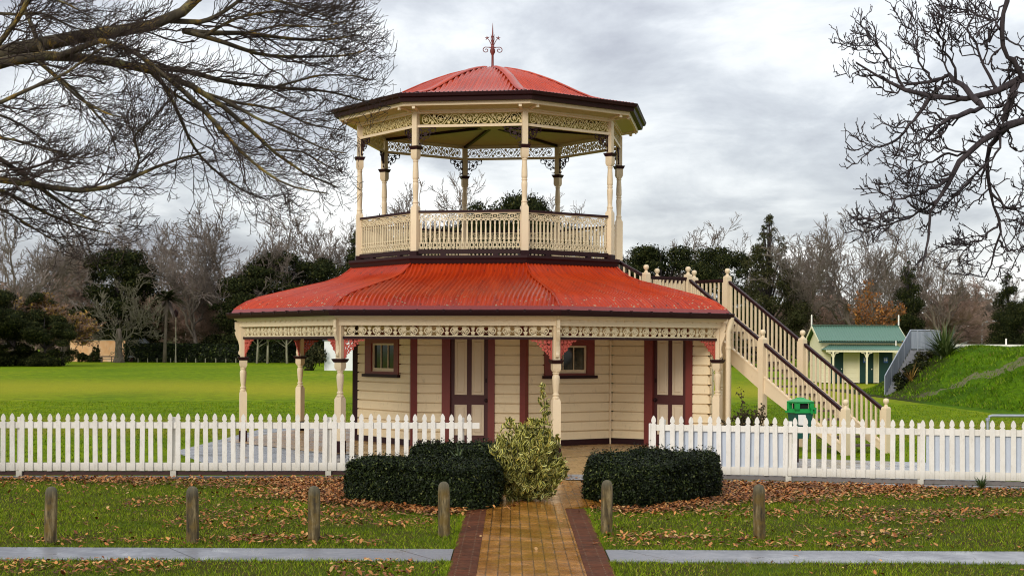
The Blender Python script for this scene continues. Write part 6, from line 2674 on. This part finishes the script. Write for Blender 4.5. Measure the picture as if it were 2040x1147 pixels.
def lamp(px, Y, top, label, head='lantern', base_z=0.0):
    p = P(px, 700, Y)
    h = P(px, top, Y).z
    root = empty('street_lamp', (p.x, Y, 0))
    tag(root, label, 'street lamp')
    mb = MB()
    mb.lathe([(.13, 0), (.12, h * .12), (.085, h * .14), (.06, h * .97)], 10)
    mb.build('pole', M['palebark'] if head == 'lantern' else M['galv'], root, smooth=40)
    mb = MB()
    if head == 'lantern':
        mb.lathe([(.08, h * .96), (.25, h * .985), (.30, h + .45), (.36, h + .48), (.12, h + .72), (.02, h + .85)], 8)
        mb.build('lantern', M['maroon'], root)
    else:
        mb.tube([(0, 0, h * .95), (.15, 0, h + .2), (.7, 0, h + .35), (1.7, 0, h + .4)], .05, 6)
        mb.build('arm', M['galv'], root)
        mb = MB()
        mb.box(1.5, 2.5, -.12, .12, h + .36, h + .5)
        mb.build('lamp_head', M['galv'], root)


lamp(350, 203, 628, 'pale lamp post with dark lantern in front of the far hedge')
lamp(408, 232, 640, 'tall grey street lamp behind the far hedge, left of the bandstand', 'arm')
lamp(1956, 225, 645, 'grey street lamp behind the mound at right', 'arm')

# toilet block
TB = empty('toilet_block', (0, 100, 0))
TX = P(1715, 700, 100).x
TB.location.x = TX
tag(TB, 'small cream weatherboard block with green roof and green doors behind the stairs', 'building')
X_ = lambda px: P(px, 700, 100).x - TX
M['green'] = paint('mid green roof paint', (.085, .175, .125), .45, .3, 1.2)
M['dgreen'] = paint('dark green door paint', (.006, .035, .028), .5, .2, 2)
M['lcream'] = paint('light cream weatherboard', (.72, .66, .44), .55, .3, 1)
xl, xr = X_(1637), X_(1797)


def tboards(mb, x0, x1, z0, z1, y, p=.16):
    z = z0
    while z < z1 - .01:
        t = min(z + p, z1)
        mb.add([(x0, y, z), (x1, y, z), (x1, y + .025, t), (x0, y + .025, t)], [(0, 1, 2, 3)])
        mb.add([(x0, y, z), (x1, y, z), (x1, y + .025, z), (x0, y + .025, z)], [(3, 2, 1, 0)])
        z = t


mb = MB()
tboards(mb, xl, xr, .05, 2.75, 0)
mb.box(xl, xr, .03, 4.0, .05, 2.75)
k = 0
z = 2.75
for (q0, q1) in ((0, 1),):
    mb.add([(xl, 0, 2.75), (xl, 4.0, 2.75), (xl, 2.0, 3.7), (xr, 0, 2.75), (xr, 4.0, 2.75), (xr, 2.0, 3.7)], [(0, 2, 1), (3, 4, 5)])
mb.build('wall', M['lcream'], TB)


def corr(mb, pa, pb, pc, pd, n, amp=.03):
    """corrugated quad pa-pb (eave) to pd-pc (ridge)"""
    pa, pb, pc, pd = map(Vector, (pa, pb, pc, pd))
    vs = []
    for i in range(n * 4 + 1):
        t = i / (n * 4)
        h = amp * math.cos(t * n * 2 * PI)
        for q in (pa.lerp(pb, t), pd.lerp(pc, t)):
            vs.append(q + Vector((0, 0, h)))
    mb.add(vs, [(2 * i, 2 * i + 2, 2 * i + 3, 2 * i + 1) for i in range(n * 4)])


mb = MB()
corr(mb, (xl - .28, -.35, 2.82), (xr + .28, -.35, 2.82), (xr + .28, 2.0, 3.83), (xl - .28, 2.0, 3.83), 34)
corr(mb, (xl - .28, 4.35, 2.82), (xr + .28, 4.35, 2.82), (xr + .28, 2.0, 3.83), (xl - .28, 2.0, 3.83), 34)
rf_ = mb.build('roof', M['green'], TB)
mb = MB()
mb.bar((xl - .3, 2.0, 3.87), (xr + .3, 2.0, 3.87), .22, .05)
mb.build('ridge_cap', M['green'], rf_)
for xx in (xl - .28, xr + .28):
    mb = MB()
    mb.bar((xx, -.38, 2.74), (xx, 2.0, 3.77), .04, .16)
    mb.bar((xx, 4.38, 2.74), (xx, 2.0, 3.77), .04, .16)
    mb.build('bargeboard', M['lcream'], TB)
    mb = MB()
    mb.lathe([(.05, 3.7), (.05, 4.5), (.03, 4.6)], 6, None, xx, 2.0)
    mb.build('finial', M['white'], TB)
mb = MB()
mb.box(xl - .28, xr + .28, -.46, -.34, 2.68, 2.78)
mb.build('gutter', M['dgreen'], TB)
mb = MB()
corr(mb, (xl - .1, -1.6, 2.22), (xr - .1, -1.6, 2.22), (xr - .5, 0.0, 2.58), (xl + .5, 0.0, 2.58), 32, .02)
mb.add([(xl - .1, -1.6, 2.22), (xl + .5, 0, 2.58), (xl - .1, 0, 2.22)], [(0, 1, 2)])
mb.build('porch_roof', M['green'], TB)
mb = MB()
mb.box(xl - .05, xr - .15, -1.62, -1.55, 2.08, 2.2)
mb.build('porch_beam', M['lcream'], TB)
for px in (1660, 1727, 1793):
    mb = MB()
    x = P(px, 700, 98.4).x - TX
    mb.box(x - .055, x + .055, -1.64, -1.53, 0, 2.08)
    for sg in (-1, 1):
        mb.tube([(x + sg * .06, -1.585, 1.75), (x + sg * .14, -1.585, 1.98), (x + sg * .36, -1.585, 2.05)], .028, 5)
    mb.build('porch_post', M['lcream'], TB)
for a, b_, sgn in ((1655, 1680, 0), (1712.5, 1740, 1), (1751, 1778, 1)):
    mb = MB()
    mb.box(X_(a), X_(b_), -.03, .02, .04, 2.10)
    d = mb.build('door', M['dgreen'], TB)
    mb = MB()
    mb.box(X_(a) - .09, X_(a), -.045, .02, .04, 2.19)
    mb.box(X_(b_), X_(b_) + .09, -.045, .02, .04, 2.19)
    mb.box(X_(a), X_(b_), -.045, .02, 2.10, 2.19)
    mb.build('door_frame', M['lcream'], d)
    mb = MB()
    xk = X_(b_) - .12
    mb.lathe([(.035, -.01), (.045, .03), (.02, .05)], 8, Matrix.Translation((xk, -.03, .95)) @ Matrix.Rotation(PI / 2, 4, 'X'))
    mb.build('door_knob', M['white'], d)
    if sgn:
        cx_ = (X_(a) + X_(b_)) / 2 if a > 1740 else X_(1723.5)
        mb = MB()
        mb.box(cx_ - .14, cx_ + .14, -.045, -.03, 1.38, 1.74)
        s_ = mb.build('door_sign', plastic('blue sign', (.02, .10, .42)), d)
        mb = MB()
        for q in (-.06, .06):
            mb.blob(cx_ + q, 1.67, .026, 4, 0, 0, -.052, -.045, 12)
            w2 = .045 if q > 0 else .032
            mb.prism([(cx_ + q - .022, 1.635), (cx_ + q + .022, 1.635), (cx_ + q + w2, 1.53), (cx_ + q + .02, 1.53), (cx_ + q + .015, 1.45), (cx_ + q - .015, 1.45), (cx_ + q - .02, 1.53), (cx_ + q - w2, 1.53)], -.052, -.045)
        mb.build('pictogram', M['white'], s_)
pp = MB()
pp.lathe([(.04, 2.5), (.04, 2.85)], 8, None, X_(1781), -.5)
pp.build('vent_pipe', M['white'], TB)

# steel stair up the mound
SS = empty('steel_stair', (18.0, 72.7, 0))
tag(SS, 'grey galvanised stair railing with mesh panels climbing the left of the mound', 'stair')
A_, B_ = Vector((0, 0, 0)), Vector((2.1, 3.3, 2.26))
C_ = Vector((2.85, 3.35, 2.26))
D_ = Vector((3.2, 1.9, 2.2))
mp, nt, b = nodes('galvanised mesh panel')
pos = geo(nt).outputs['Position']
n = noise(nt, 3, 4, .6, mapping(nt, pos, (4, 4, .3)))
link(nt, ramp(nt, n.outputs[0], [(.3, (.22, .25, .28)), (.7, (.34, .37, .41))]).outputs[0], b.inputs['Base Color'])
b.inputs['Roughness'].default_value = .5
b.inputs['Metallic'].default_value = .3
for a, c in ((A_, B_), (B_, C_), (C_, D_)):
    mb = MB()
    up_ = Vector((0, 0, 1))
    d = (c - a).normalized()
    s = Vector((-d.y, d.x, 0)).normalized() * .012
    vs = [a + up_ * .05 - s, c + up_ * .05 - s, c + up_ * .95 - s, a + up_ * .95 - s, a + up_ * .05 + s, c + up_ * .05 + s, c + up_ * .95 + s, a + up_ * .95 + s]
    mb.add(vs, [(0, 1, 2, 3), (7, 6, 5, 4), (0, 4, 5, 1), (3, 2, 6, 7), (0, 3, 7, 4), (1, 5, 6, 2)])
    mb.build('mesh_panel', mp, SS)
    mb = MB()
    mb.tube([a + up_ * 1.0, c + up_ * 1.0], .03, 6)
    mb.build('handrail', M['galv'], SS)
    mb = MB()
    kk = max(2, int((c - a).length / .95))
    for i in range(kk + 1):
        q = a.lerp(c, i / kk)
        mb.tube([q - up_ * .1, q + up_ * 1.0], .025, 6)
    mb.build('railing_post', M['galv'], SS)
mb = MB()
for i in range(13):
    t = i / 13
    q = A_.lerp(B_, t)
    mb.box(q.x + .06, q.x + 1.2, q.y - .05, q.y + .34, q.z - .25, q.z + .17)
mb.build('step', M['conc'], SS)

# flat roofed building beyond the mound
FB = empty('flat_building', (P(1940, 700, 112).x, 112, 0))
tag(FB, 'long low building with white flat roof edge behind the mound', 'building')
fx0, fx1 = P(1838, 700, 112).x - FB.location.x, P(2140, 700, 112).x - FB.location.x
mb = MB()
mb.box(fx0, fx1, 0, 6, 0, 2.2)
mb.build('wall', M['render'], FB)
mb = MB()
mb.box(fx0 + .1, fx1, -.05, 0, 2.19, 2.42)
mb.build('window', M['glass'], FB)
mb = MB()
mb.box(fx0 - .3, fx1, -.5, 6.4, 2.42, 2.66)
mb.build('roof', M['white'], FB)
mb = MB()
x = P(2006, 700, 112).x - FB.location.x
mb.lathe([(.06, 2.66), (.06, 3.1)], 8, None, x, .2)
mb.build('vent_pipe', M['white'], FB)
for o in SC.objects:
    if 'h' in o.keys():
        del o['h']
